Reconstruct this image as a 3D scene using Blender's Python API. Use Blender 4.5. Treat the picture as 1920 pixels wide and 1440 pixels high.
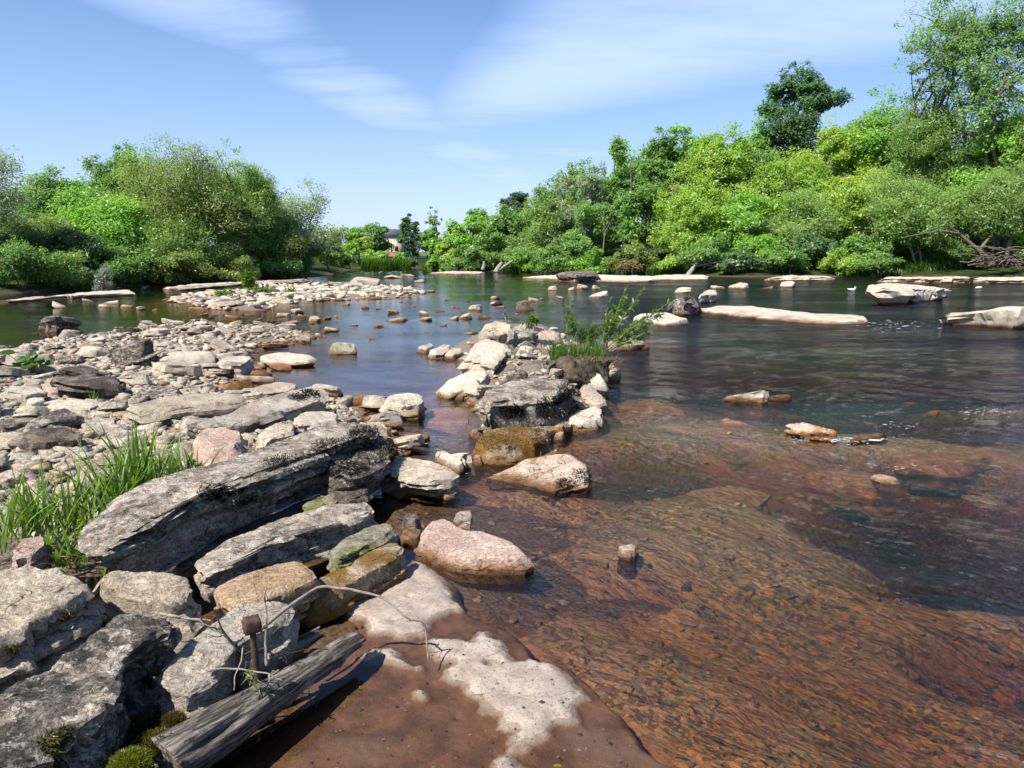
import bpy, math, random
import numpy as np

# ------------------------------------------------------------------ camera, sky, sun, exposure
scene = bpy.context.scene
COL = scene.collection
for o in list(bpy.data.objects):
    bpy.data.objects.remove(o)
W0, H0, FPX, CAMZ = 1920.0, 1440.0, 1450.0, 1.75
PITCH = math.atan((720 - 474) / FPX)
cam_d = bpy.data.cameras.new('camera')
cam_d.sensor_fit = 'HORIZONTAL'; cam_d.sensor_width = 36.0
cam_d.lens = FPX / W0 * 36.0
cam_d.clip_start = 0.05; cam_d.clip_end = 6000
cam = bpy.data.objects.new('camera', cam_d); COL.objects.link(cam)
cam.location = (0, 0, CAMZ); cam.rotation_euler = (math.pi / 2 - PITCH, 0, 0)
scene.camera = cam

SUN_EL = math.radians(50)
TRAV = np.array([0.74, 0.67]); TRAV /= np.linalg.norm(TRAV)         # where shadows point, on the ground
to_sun = np.array([-TRAV[0] * math.cos(SUN_EL), -TRAV[1] * math.cos(SUN_EL), math.sin(SUN_EL)])
sun_d = bpy.data.lights.new('sun', 'SUN'); sun_d.energy = 4.5; sun_d.angle = math.radians(0.53)
sun_d.color = (1.0, 0.95, 0.87)
sun = bpy.data.objects.new('sun', sun_d); COL.objects.link(sun)
from mathutils import Vector, Matrix, Euler
sun.rotation_euler = Vector(to_sun).to_track_quat('Z', 'Y').to_euler()

world = bpy.data.worlds.new('World'); scene.world = world; world.use_nodes = True
wn, wl = world.node_tree.nodes, world.node_tree.links
wn.clear()
wo = wn.new('ShaderNodeOutputWorld'); bg = wn.new('ShaderNodeBackground'); sky = wn.new('ShaderNodeTexSky')
sky.sky_type = 'NISHITA'; sky.sun_disc = False
sky.sun_elevation = SUN_EL
sky.sun_rotation = math.atan2(to_sun[0], to_sun[1])
sky.air_density = 1.0; sky.dust_density = 0.6; sky.ozone_density = 2.0; sky.altitude = 50
bg.inputs['Strength'].default_value = 0.071
# thin cirrus: noise on a plane high above, mixed over the sky
tc = wn.new('ShaderNodeTexCoord'); sep = wn.new('ShaderNodeSeparateXYZ')
wl.new(tc.outputs['Generated'], sep.inputs[0])
def wmath(op, a, b=None, clamp=False):
    n = wn.new('ShaderNodeMath'); n.operation = op; n.use_clamp = clamp
    for i, v in enumerate((a, b)):
        if v is None: continue
        if isinstance(v, (int, float)): n.inputs[i].default_value = v
        else: wl.new(v, n.inputs[i])
    return n.outputs[0]
zz = wmath('MAXIMUM', wmath('ADD', sep.outputs[2], 0.12), 0.02)
cx = wmath('DIVIDE', sep.outputs[0], zz); cy = wmath('DIVIDE', sep.outputs[1], zz)
comb = wn.new('ShaderNodeCombineXYZ'); wl.new(cx, comb.inputs[0]); wl.new(cy, comb.inputs[1])
def cloud(rot, scale, loc, nscale, lo, hi, detail=7, rough=.55):
    mp = wn.new('ShaderNodeMapping'); mp.inputs['Rotation'].default_value = (0, 0, math.radians(rot))
    mp.inputs['Scale'].default_value = scale; mp.inputs['Location'].default_value = loc
    wl.new(comb.outputs[0], mp.inputs[0])
    nz = wn.new('ShaderNodeTexNoise'); nz.inputs['Scale'].default_value = nscale
    nz.inputs['Detail'].default_value = detail; nz.inputs['Roughness'].default_value = rough
    nz.inputs['Distortion'].default_value = 0.35
    wl.new(mp.outputs[0], nz.inputs['Vector'])
    mr = wn.new('ShaderNodeMapRange'); mr.interpolation_type = 'SMOOTHSTEP'
    mr.inputs[1].default_value = lo; mr.inputs[2].default_value = hi
    wl.new(nz.outputs[0], mr.inputs[0])
    return mr.outputs[0]
def sky_uv(px, py):
    dx, dy = (px - 960) / FPX, (720 - py) / FPX
    v = np.array([dx, math.cos(PITCH) + dy * math.sin(PITCH), -math.sin(PITCH) + dy * math.cos(PITCH)]); v /= np.linalg.norm(v)
    z = max(v[2] + .12, .02); return np.array([v[0] / z, v[1] / z])
def band(p, q, w, soft=1.0):
    """soft streak of cloud through two directions; w is the half width in that plane"""
    a, c = sky_uv(*p), sky_uv(*q); n = np.array([-(c - a)[1], (c - a)[0]]); n /= np.linalg.norm(n)
    d = wmath('ADD', wmath('MULTIPLY', cx, float(n[0])), wmath('ADD', wmath('MULTIPLY', cy, float(n[1])), float(-(a @ n))))
    mr = wn.new('ShaderNodeMapRange'); mr.interpolation_type = 'SMOOTHERSTEP'
    mr.inputs[1].default_value = 0; mr.inputs[2].default_value = w; mr.inputs[3].default_value = 1; mr.inputs[4].default_value = 0
    wl.new(wmath('ABSOLUTE', d), mr.inputs[0]); return mr.outputs[0]
def sided(p, q, w):
    """grows from 0 to 1 across the line through two directions"""
    a, c = sky_uv(*p), sky_uv(*q); n = np.array([-(c - a)[1], (c - a)[0]]); n /= np.linalg.norm(n)
    d = wmath('ADD', wmath('MULTIPLY', cx, float(n[0])), wmath('ADD', wmath('MULTIPLY', cy, float(n[1])), float(-(a @ n))))
    mr = wn.new('ShaderNodeMapRange'); mr.interpolation_type = 'SMOOTHERSTEP'
    mr.inputs[1].default_value = -w; mr.inputs[2].default_value = w; wl.new(d, mr.inputs[0]); return mr.outputs[0]
n1 = cloud(-52, (0.5, 1.5, 1), (1.3, 0.2, 0), 1.3, 0.02, 0.74, 8, .6)
n2 = cloud(-8, (0.45, 1.2, 1), (4.1, 2.2, 0), 1.2, 0.02, 0.66, 8, .6)
n3 = cloud(4, (0.3, 1.6, 1), (2.6, 5.2, 0), 1.0, 0.42, 0.72, 7, .55)
b1 = wmath('MULTIPLY', band((330, -20), (740, 210), .50), wmath('MULTIPLY', n1, .70))
b2 = wmath('MULTIPLY', band((700, 205), (1500, 20), 1.25), wmath('MULTIPLY', n2, .74))
b2 = wmath('MULTIPLY', b2, sided((760, 260), (900, 60), .35))
b3 = wmath('MULTIPLY', band((620, 335), (1120, 280), .45), wmath('MULTIPLY', n3, .85))
veil = wmath('MULTIPLY', n3, .24)
cm = wmath('MAXIMUM', wmath('MAXIMUM', b1, b2), wmath('MAXIMUM', b3, veil))
hz = wn.new('ShaderNodeMapRange'); hz.inputs[1].default_value = 0.0; hz.inputs[2].default_value = 0.42
hz.inputs[3].default_value = 0.55; hz.inputs[4].default_value = 0.0
wl.new(sep.outputs[2], hz.inputs[0])
cm2 = wmath('MAXIMUM', cm, hz.outputs[0])
hs = wn.new('ShaderNodeHueSaturation'); hs.inputs['Saturation'].default_value = 1.32
wl.new(sky.outputs[0], hs.inputs['Color'])
mx = wn.new('ShaderNodeMix'); mx.data_type = 'RGBA'
tn = wn.new('ShaderNodeMix'); tn.data_type = 'RGBA'; tn.blend_type = 'MULTIPLY'; tn.inputs[0].default_value = 1.0
wl.new(hs.outputs[0], tn.inputs[6]); tn.inputs[7].default_value = (.83, .885, 1.0, 1)
wl.new(cm2, mx.inputs[0]); wl.new(tn.outputs[2], mx.inputs[6]); mx.inputs[7].default_value = (5.7, 7.0, 10.6, 1)
wl.new(mx.outputs[2], bg.inputs['Color']); wl.new(bg.outputs[0], wo.inputs[0])

scene.view_settings.view_transform = 'Standard'
try: scene.view_settings.look = 'None'
except Exception: pass
scene.view_settings.gamma = 1.0; scene.view_settings.use_curve_mapping = False
scene.view_settings.exposure = 1.0
scene.render.engine = 'CYCLES'
cy_ = scene.cycles
cy_.use_denoising = True
cy_.max_bounces = 6; cy_.transparent_max_bounces = 10; cy_.diffuse_bounces = 3; cy_.glossy_bounces = 3
cy_.sample_clamp_indirect = 6.0; cy_.caustics_reflective = False; cy_.caustics_refractive = False
cy_.volume_bounces = 0

RNG = np.random.default_rng(11)
random.seed(5)

# ------------------------------------------------------------------ helpers
def G(px, py, z=0.0):
    """where the ray through a photo pixel meets height z"""
    dx = (px - 960) / FPX; dy = (720 - py) / FPX
    s, c = math.sin(PITCH), math.cos(PITCH)
    vy = c + dy * s; vz = -s + dy * c
    t = (z - CAMZ) / vz
    return np.array([dx * t, vy * t])

def at(px, py, dist):
    """point on that ray at ground distance dist"""
    dx = (px - 960) / FPX; dy = (720 - py) / FPX
    s, c = math.sin(PITCH), math.cos(PITCH)
    vy = c + dy * s; vz = -s + dy * c
    t = dist / vy
    return np.array([dx * t, dist, CAMZ + vz * t])

_g = np.random.default_rng(3).normal(size=(256, 3)); _g /= np.linalg.norm(_g, axis=1)[:, None]
def _hash(ix, iy, iz, seed):
    h = (ix.astype(np.int64) * 374761393 + iy.astype(np.int64) * 668265263 + iz.astype(np.int64) * 2147483647 + seed * 974711) & 0xffffffff
    h = ((h ^ (h >> 13)) * 1274126177) & 0xffffffff
    return (h ^ (h >> 16)) & 255
def perlin(P, seed=0):
    P = np.asarray(P, float)
    I = np.floor(P); Fr = P - I; I = I.astype(np.int64)
    u = Fr * Fr * Fr * (Fr * (Fr * 6 - 15) + 10)
    out = np.zeros(len(P))
    for a in (0, 1):
        wa = u[:, 0] if a else 1 - u[:, 0]
        for b in (0, 1):
            wb = u[:, 1] if b else 1 - u[:, 1]
            for c in (0, 1):
                wc = u[:, 2] if c else 1 - u[:, 2]
                g = _g[_hash(I[:, 0] + a, I[:, 1] + b, I[:, 2] + c, seed)]
                d = g[:, 0] * (Fr[:, 0] - a) + g[:, 1] * (Fr[:, 1] - b) + g[:, 2] * (Fr[:, 2] - c)
                out += wa * wb * wc * d
    return out * 1.6
def fbm(P, octv=4, seed=0, gain=0.5, lac=2.03, ridge=False):
    a, out, tot = 1.0, 0, 0
    P = np.array(P, float)
    for i in range(octv):
        n = perlin(P, seed + i * 17)
        if ridge: n = 1 - 2 * np.abs(n)
        out = out + a * n; tot += a; a *= gain; P = P * lac
    return out / tot
def noise2(x, y, s, octv=3, seed=0, gain=.5, **k):
    P = np.stack([x.ravel() * s, y.ravel() * s, np.full(x.size, seed * 3.7)], 1)
    return fbm(P, octv, seed, gain, **k).reshape(x.shape)

def sstep(a, b, x):
    t = np.clip((x - a) / (b - a), 0, 1); return t * t * (3 - 2 * t)

def sdf(X, Y, poly):
    """signed distance to a closed polygon, positive inside"""
    poly = np.asarray(poly, float); sh = X.shape; x = X.ravel(); y = Y.ravel()
    d = np.full(x.shape, 1e9); ins = np.zeros(x.shape, bool)
    n = len(poly)
    for i in range(n):
        ax, ay = poly[i]; bx, by = poly[(i + 1) % n]
        ex, ey = bx - ax, by - ay
        t = np.clip(((x - ax) * ex + (y - ay) * ey) / (ex * ex + ey * ey + 1e-12), 0, 1)
        d = np.minimum(d, np.hypot(x - ax - t * ex, y - ay - t * ey))
        c = ((ay > y) != (by > y))
        if ey != 0: ins ^= c & (x < (ex * (y - ay) / ey + ax))
    return np.where(ins, d, -d).reshape(sh)

def mesh_np(name, V, F, mat=None, smooth=True):
    """one mesh from arrays; F is a list of index arrays (tris and/or quads)"""
    me = bpy.data.meshes.new(name)
    if not isinstance(F, (list, tuple)): F = [F]
    F = [f for f in F if len(f)]
    V = np.asarray(V, np.float32)
    me.vertices.add(len(V)); me.vertices.foreach_set('co', V.ravel())
    nl = sum(f.size for f in F); npoly = sum(len(f) for f in F)
    me.loops.add(nl); me.polygons.add(npoly)
    me.loops.foreach_set('vertex_index', np.concatenate([f.ravel() for f in F]).astype(np.int32))
    cnt = np.concatenate([np.full(len(f), f.shape[1]) for f in F])
    me.polygons.foreach_set('loop_start', (np.cumsum(cnt) - cnt).astype(np.int32))
    me.polygons.foreach_set('loop_total', cnt.astype(np.int32))
    if smooth: me.polygons.foreach_set('use_smooth', np.ones(npoly, bool))
    if mat: me.materials.append(mat)
    me.update(calc_edges=True); me.validate()
    return me
def set_col(me, C, name='col'):
    a = me.color_attributes.new(name, 'FLOAT_COLOR', 'POINT')
    C = np.asarray(C, np.float32)
    if C.shape[1] == 3: C = np.hstack([C, np.ones((len(C), 1), np.float32)])
    a.data.foreach_set('color', C.ravel())
def set_val(me, v, name):
    a = me.attributes.new(name, 'FLOAT', 'POINT'); a.data.foreach_set('value', np.asarray(v, np.float32).ravel())
def link(name, me, parent=None, loc=None, label=None, cat=None, group=None, kind=None):
    o = bpy.data.objects.new(name, me); COL.objects.link(o)
    if parent: o.parent = parent
    if loc is not None: o.location = loc
    tag(o, label, cat, group, kind); return o
def tag(o, label=None, cat=None, group=None, kind=None):
    for k, v in (('label', label), ('category', cat), ('group', group), ('kind', kind)):
        if v: o[k] = v
    return o
def empty(name, loc, label, cat, group=None):
    o = bpy.data.objects.new(name, None); COL.objects.link(o); o.location = loc
    o.empty_display_size = .1
    return tag(o, label, cat, group)
def grid_faces(nx, ny):
    i = np.arange(nx - 1)[None, :] + (np.arange(ny - 1) * nx)[:, None]
    i = i.ravel(); return np.stack([i, i + 1, i + nx + 1, i + nx], 1)
def vnormals(V, F):
    N = np.zeros_like(V)
    a = V[F[:, 2]] - V[F[:, 0]]; b = V[F[:, 3 if F.shape[1] == 4 else 1]] - V[F[:, 1 if F.shape[1] == 4 else 0]]
    n = np.cross(a, b)
    for k in range(F.shape[1]): np.add.at(N, F[:, k], n)
    return N / (np.linalg.norm(N, axis=1)[:, None] + 1e-12)

def tube(pts, radii, sides=6, caps=True):
    """V, quads, tris for a bent tapered tube"""
    pts = np.asarray(pts, float); n = len(pts); radii = np.asarray(radii, float)
    T = np.gradient(pts, axis=0); T /= np.linalg.norm(T, axis=1)[:, None] + 1e-9
    ref = np.array([0, 0, 1.0]) if abs(T[:, 2].mean()) < .8 else np.array([1.0, 0, 0])
    A = np.cross(T, ref); A /= np.linalg.norm(A, axis=1)[:, None] + 1e-9
    B = np.cross(T, A)
    ang = np.linspace(0, 2 * np.pi, sides, endpoint=False)
    V = pts[:, None] + radii[:, None, None] * (np.cos(ang)[None, :, None] * A[:, None] + np.sin(ang)[None, :, None] * B[:, None])
    V = V.reshape(-1, 3)
    q = []
    for i in range(n - 1):
        k = np.arange(sides); k2 = (k + 1) % sides
        q.append(np.stack([i * sides + k, i * sides + k2, (i + 1) * sides + k2, (i + 1) * sides + k], 1))
    Q = np.concatenate(q); T3 = np.zeros((0, 3), int)
    if caps:
        V = np.vstack([V, pts[:1], pts[-1:]])
        k = np.arange(sides); k2 = (k + 1) % sides; c0 = n * sides
        T3 = np.concatenate([np.stack([k2, k, np.full(sides, c0)], 1),
                             np.stack([(n - 1) * sides + k, (n - 1) * sides + k2, np.full(sides, c0 + 1)], 1)])
    return V, Q, T3
class Bag:
    """collects pieces that are one part"""
    def __init__(s): s.V, s.Q, s.T, s.n = [], [], [], 0
    def add(s, V, Q=None, T=None):
        s.V.append(V)
        if Q is not None and len(Q): s.Q.append(Q + s.n)
        if T is not None and len(T): s.T.append(T + s.n)
        s.n += len(V)
    def tube(s, *a, **k): s.add(*tube(*a, **k))
    def mesh(s, name, mat, off=(0, 0, 0), smooth=True):
        F = []
        if s.Q: F.append(np.concatenate(s.Q))
        if s.T: F.append(np.concatenate(s.T))
        return mesh_np(name, np.concatenate(s.V) - np.asarray(off, float), F, mat, smooth)
def curve(p0, p1, bend, n=6, rng=RNG, jit=0.0):
    t = np.linspace(0, 1, n)[:, None]
    m = (np.asarray(p0) + np.asarray(p1)) / 2 + np.asarray(bend)
    P = (1 - t) ** 2 * p0 + 2 * t * (1 - t) * m + t * t * p1
    if jit: P[1:-1] += rng.normal(size=(n - 2, 3)) * jit
    return P

# ------------------------------------------------------------------ materials
class NT:
    def __init__(s, name):
        s.m = bpy.data.materials.new(name); s.m.use_nodes = True
        s.t = s.m.node_tree; s.t.nodes.clear()
        s.out = s.new('ShaderNodeOutputMaterial')
        s.pos = s.new('ShaderNodeNewGeometry').outputs['Position']
    def new(s, k, **kw):
        n = s.t.nodes.new(k)
        for a, b in kw.items(): setattr(n, a, b)
        return n
    def l(s, a, b): s.t.links.new(a, b)
    def inp(s, n, i, v):
        if v is None: return
        if hasattr(v, 'is_output'): s.l(v, n.inputs[i])
        else:
            if isinstance(v, tuple) and len(v) == 3 and n.inputs[i].type == 'RGBA': v = v + (1,)
            n.inputs[i].default_value = v
    def math(s, op, a, b=None, c=None, clamp=False):
        n = s.new('ShaderNodeMath', operation=op, use_clamp=clamp)
        for i, v in enumerate((a, b, c)): s.inp(n, i, v)
        return n.outputs[0]
    def noise(s, vec, scale, detail=4, rough=.55, dist=0.0, ntype=None):
        n = s.new('ShaderNodeTexNoise')
        if ntype: n.noise_type = ntype
        s.inp(n, 'Vector', vec); s.inp(n, 'Scale', scale); s.inp(n, 'Detail', detail); s.inp(n, 'Roughness', rough); s.inp(n, 'Distortion', dist)
        return n.outputs[0]
    def vor(s, vec, scale, feature='F1', out=0, rand=1.0):
        n = s.new('ShaderNodeTexVoronoi', feature=feature)
        s.inp(n, 'Vector', vec); s.inp(n, 'Scale', scale); s.inp(n, 'Randomness', rand); return n.outputs[out]
    def ramp(s, v, lo, hi, a=0.0, b=1.0, smooth=True):
        n = s.new('ShaderNodeMapRange', interpolation_type='SMOOTHSTEP' if smooth else 'LINEAR')
        s.inp(n, 0, v); s.inp(n, 1, lo); s.inp(n, 2, hi); s.inp(n, 3, a); s.inp(n, 4, b); return n.outputs[0]
    def mix(s, f, a, b, blend='MIX'):
        n = s.new('ShaderNodeMix', data_type='RGBA', blend_type=blend)
        s.inp(n, 0, f); s.inp(n, 6, a); s.inp(n, 7, b); return n.outputs[2]
    def map(s, vec, scale=(1, 1, 1), rot=(0, 0, 0), loc=(0, 0, 0)):
        n = s.new('ShaderNodeMapping'); s.inp(n, 0, vec)
        n.inputs['Scale'].default_value = scale; n.inputs['Rotation'].default_value = rot; n.inputs['Location'].default_value = loc
        return n.outputs[0]
    def bump(s, h, strength, dist, normal=None):
        n = s.new('ShaderNodeBump'); s.inp(n, 'Strength', strength); s.inp(n, 'Distance', dist); s.inp(n, 'Height', h); s.inp(n, 'Normal', normal)
        return n.outputs[0]
    def attr(s, name, out='Color'):
        n = s.new('ShaderNodeAttribute'); n.attribute_name = name; return n.outputs[out]
    def sepz(s, v):
        n = s.new('ShaderNodeSeparateXYZ'); s.l(v, n.inputs[0]); return n.outputs
    def vadd(s, a, b):
        n = s.new('ShaderNodeVectorMath', operation='ADD'); s.inp(n, 0, a); s.inp(n, 1, b); return n.outputs[0]
    def pbsdf(s, col, rough, normal=None, spec=.3):
        n = s.new('ShaderNodeBsdfPrincipled')
        s.inp(n, 'Base Color', col); s.inp(n, 'Roughness', rough); s.inp(n, 'Normal', normal); s.inp(n, 'Specular IOR Level', spec)
        s.l(n.outputs[0], s.out.inputs[0]); return n

def rock_mat(name, light, dark, lichen=0.5, lcol=(.055, .05, .045), extra=None, extra_amt=.0, tone=1.0, grain=(1, 1, 1), bumpy=1.0, rot=0, crack=1.0, flakes=0.0):
    t = NT(name)
    k_ = 1.12
    light = tuple(c * k_ for c in light); dark = tuple(c * k_ for c in dark)
    rnd = t.new('ShaderNodeObjectInfo').outputs['Random']
    off = t.math('MULTIPLY', rnd, 43.0)
    p0 = t.vadd(t.pos, off)
    p = t.map(p0, grain, (0, 0, rot))
    wv = t.new('ShaderNodeTexNoise'); t.inp(wv, 'Vector', p); t.inp(wv, 'Scale', 5.0); t.inp(wv, 'Detail', 4)
    pw = t.vadd(p, t.map(wv.outputs[1], (.16, .16, .16)))
    big = t.noise(p, 2.6, 5, .6)
    med = t.noise(pw, 15, 9, .72)
    fine = t.noise(pw, 80, 6, .72)
    flake = t.noise(t.map(pw, (1, 1, 2.4)), 34, 5, .7, 1.2)
    col = t.mix(t.ramp(big, .36, .64), dark, light)
    col = t.mix(t.ramp(med, .50, .68, 0, .55), col, tuple(c * .42 for c in dark))
    col = t.mix(t.ramp(fine, .36, .50, .72, 0), col, tuple(c * .33 for c in dark))
    col = t.mix(t.ramp(fine, .54, .68, 0, .55), col, tuple(min(.66, c * 1.32) for c in light))
    col = t.mix(t.ramp(flake, .36, .46, .65, 0), col, tuple(c * .36 for c in dark))
    if flakes:
        fw = t.vadd(t.map(pw, (1, 1, 2.0)), t.map(t.noise(p, 30, 4, .6), (.05, .05, .05)))
        fc = t.new('ShaderNodeSeparateColor'); t.l(t.vor(fw, 26, 'F1', 1), fc.inputs[0])
        fe = t.vor(fw, 26, 'DISTANCE_TO_EDGE')
        col = t.mix(t.ramp(fc.outputs[0], .55, .75, 0, .75 * flakes), col, tuple(c * .30 for c in dark))
        col = t.mix(t.ramp(fc.outputs[1], .70, .85, 0, .65 * flakes), col, tuple(min(.62, c * 1.35) for c in light))
        col = t.mix(t.ramp(fe, 0, .05, .65 * flakes, 0), col, tuple(c * .2 for c in dark))
    # weathered black lichen in ragged patches
    lm = t.noise(p, 4.6, 12, .74, .4)
    edge = 0.70 - 0.30 * lichen
    lmask = t.math('MULTIPLY', t.ramp(lm, edge, edge + .06), t.ramp(fine, .40, .58, .25, .95))
    col = t.mix(lmask, col, lcol)
    # pale crust lichen spots
    cs = t.noise(t.vadd(p, (3.3, 8.8, 1.7)), 30, 7, .7)
    col = t.mix(t.ramp(cs, .62, .68, 0, .55), col, (.50, .48, .42))
    if extra:
        em = t.noise(t.vadd(p, (7.7, 3.1, 5.5)), 3.6, 9, .66)
        col = t.mix(t.math('MULTIPLY', t.ramp(em, .60 - .25 * extra_amt, .72 - .2 * extra_amt), .85), col, extra)
    # hairline cracks: the zero lines of a stretched noise, only here and there
    cn = t.noise(t.map(pw, (1, 1, 1.8)), 2.4, 3, .5, .6)
    cr = t.math('ABSOLUTE', t.math('SUBTRACT', cn, .5))
    cmask = t.math('MULTIPLY', t.ramp(cr, .0, .009, .8 * crack, 0), t.ramp(t.noise(p, 3.4, 2, .5), .48, .58))
    col = t.mix(cmask, col, (.03, .024, .018))
    # stain line left by the river: ochre algae just above the water, dark and wet below
    z = t.sepz(t.pos)[2]
    zz = t.math('ADD', z, t.math('MULTIPLY', t.math('SUBTRACT', big, .5), .10))
    st = t.ramp(zz, .025, .085, 1, 0)
    col = t.mix(t.math('MULTIPLY', st, .75), col, (.14, .062, .022))
    col = t.mix(t.math('MULTIPLY', t.ramp(zz, -.02, .04, 1, 0), .82), col, (.040, .025, .012))
    br = t.math('MULTIPLY', t.ramp(rnd, 0, 1, 1.0, 1.22, False), tone)
    hsv = t.new('ShaderNodeHueSaturation'); t.inp(hsv, 'Value', br); t.inp(hsv, 'Saturation', 1.22); t.inp(hsv, 'Color', col)
    h = t.math('ADD', t.math('MULTIPLY', med, .55), t.math('MULTIPLY', fine, .30))
    h = t.math('ADD', h, t.math('MULTIPLY', t.ramp(flake, .34, .56), .16))
    h = t.math('SUBTRACT', h, t.math('MULTIPLY', cmask, .30))
    h = t.math('ADD', h, t.math('MULTIPLY', t.noise(p, 240, 4, .65), .10))
    if flakes: h = t.math('ADD', h, t.math('MULTIPLY', fc.outputs[2], .38 * flakes))
    n = t.bump(h, 1.0 * bumpy, .026)
    rough = t.ramp(zz, .01, .06, .30, .90)
    t.pbsdf(hsv.outputs[0], rough, n, .22)
    return t.m
M = {}
M['pale'] = rock_mat('pale_rock', (.545, .488, .405), (.40, .348, .285), .16)
M['pale2'] = rock_mat('buff_rock', (.47, .408, .33), (.33, .275, .218), .36)
M['grey'] = rock_mat('grey_rock', (.45, .405, .345), (.29, .252, .208), .48)
M['slab'] = rock_mat('slab_rock', (.52, .45, .375), (.32, .265, .215), .66, (.042, .038, .033), bumpy=1.15, flakes=.55)
M['lich'] = rock_mat('lichen_rock', (.42, .365, .31), (.20, .168, .14), .80, (.040, .037, .034), bumpy=1.2, flakes=1.0)
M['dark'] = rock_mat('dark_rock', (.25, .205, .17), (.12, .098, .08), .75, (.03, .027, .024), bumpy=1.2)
M['ochre'] = rock_mat('ochre_rock', (.41, .315, .225), (.31, .225, .15), .15, (.09, .07, .05))
M['pink'] = rock_mat('pink_rock', (.50, .395, .335), (.39, .29, .24), .12)
M['rust'] = rock_mat('rust_rock', (.25, .155, .095), (.16, .095, .055), .2)
M['moss'] = rock_mat('mossy_rock', (.40, .37, .30), (.22, .20, .15), .55, (.05, .05, .032), (.13, .135, .04), .45)
M['brownmoss'] = rock_mat('brown_moss_rock', (.40, .34, .26), (.20, .14, .08), .5, (.055, .042, .022), (.15, .085, .028), .75)
M['wetpale'] = rock_mat('wet_pale_rock', (.55, .46, .38), (.42, .33, .26), .10, extra=(.26, .115, .04), extra_amt=.42)

def simple_mat(name, c1, c2, scale, rough=.8, bump=.3, bd=.01, stretch=(1, 1, 1)):
    t = NT(name); p = t.map(t.new('ShaderNodeTexCoord').outputs['Object'], stretch)
    n = t.noise(p, scale, 6, .65); n2 = t.noise(p, scale * 6, 4, .6)
    f = t.math('ADD', t.math('MULTIPLY', n, .65), t.math('MULTIPLY', n2, .35))
    t.pbsdf(t.mix(t.ramp(f, .36, .64), c1, c2), rough, t.bump(f, bump, bd), .2); return t.m
M['bark'] = simple_mat('bark', (.05, .042, .034), (.17, .15, .125), 9, .9, .5, .02, (1, 1, .35))
M['palebark'] = simple_mat('pale_bark', (.16, .14, .115), (.36, .33, .28), 9, .9, .5, .02, (1, 1, .35))
M['midbark'] = simple_mat('mid_bark', (.075, .062, .048), (.20, .17, .13), 9, .9, .5, .02, (1, 1, .35))
M['twig'] = simple_mat('dry_twig', (.15, .12, .095), (.33, .28, .23), 30, .8, .4, .004, (1, 1, 1))
M['redledge'] = simple_mat('red_ledge', (.17, .085, .045), (.38, .19, .10), 7, .8, .5, .02)
M['darktwig'] = simple_mat('dark_twig', (.02, .018, .016), (.07, .06, .05), 30)
M['rustiron'] = simple_mat('rusty_iron', (.035, .024, .020), (.11, .062, .042), 40, .75, .6, .004)
M['darkmoss'] = simple_mat('black_moss', (.010, .010, .008), (.040, .036, .028), 60, .95, .6, .01)
M['soil'] = simple_mat('soil', (.035, .026, .018), (.13, .098, .066), 14, .95, .8, .03)
M['wallstone'] = simple_mat('house_stone', (.36, .29, .21), (.52, .43, .33), 1.2, .9)
M['slate'] = simple_mat('slate', (.07, .078, .09), (.13, .14, .155), 2.0, .7)
M['redtile'] = simple_mat('red_tile', (.20, .075, .04), (.30, .13, .075), 3.0, .8)
M['glass'] = simple_mat('dark_glass', (.012, .013, .015), (.02, .022, .026), 3.0, .15, 0)
M['white'] = simple_mat('white_feathers', (.68, .68, .66), (.80, .80, .78), 20, .8, .1)
M['black'] = simple_mat('dark_feathers', (.015, .015, .016), (.03, .03, .03), 20, .6, .1)
M['beak'] = simple_mat('beak', (.30, .10, .03), (.36, .14, .04), 20, .5, .1)

def leaf_mat(name, trans=.38):
    t = NT(name); c = t.attr('col')
    d = t.new('ShaderNodeBsdfDiffuse'); tr = t.new('ShaderNodeBsdfTranslucent'); g = t.new('ShaderNodeBsdfGlossy')
    t.l(c, d.inputs[0]); t.inp(g, 'Roughness', .40)
    hs = t.new('ShaderNodeHueSaturation'); t.inp(hs, 'Saturation', 1.12); t.inp(hs, 'Value', 1.25); t.l(c, hs.inputs['Color']); t.l(hs.outputs[0], tr.inputs[0])
    m1 = t.new('ShaderNodeMixShader'); t.inp(m1, 0, trans); t.l(d.outputs[0], m1.inputs[1]); t.l(tr.outputs[0], m1.inputs[2])
    m2 = t.new('ShaderNodeMixShader'); t.inp(m2, 0, .028); t.l(m1.outputs[0], m2.inputs[1]); t.l(g.outputs[0], m2.inputs[2])
    t.l(m2.outputs[0], t.out.inputs[0]); return t.m
M['leaf'] = leaf_mat('leaf', .54); M['blade'] = leaf_mat('grass_blade', .45)

# log: long fibres along the local x axis
def log_mat():
    t = NT('weathered_driftwood'); oc = t.new('ShaderNodeTexCoord').outputs['Object']
    p = t.map(oc, (1.0, 9, 9))
    a = t.noise(p, 6, 8, .7, .6); b = t.noise(t.map(oc, (3, 40, 40)), 5, 6, .7)
    c = t.noise(oc, 7, 6, .6)
    col = t.mix(t.ramp(a, .40, .66), (.040, .033, .027), (.42, .365, .31))
    col = t.mix(t.ramp(b, .3, .5, .7, 0), col, (.035, .028, .022))
    col = t.mix(t.ramp(c, .5, .75, 0, .6), col, (.13, .105, .085))
    h = t.math('ADD', t.math('MULTIPLY', a, .6), t.math('MULTIPLY', b, .4))
    t.pbsdf(col, .85, t.bump(h, 1.0, .03), .2); return t.m
M['log'] = log_mat()

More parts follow.
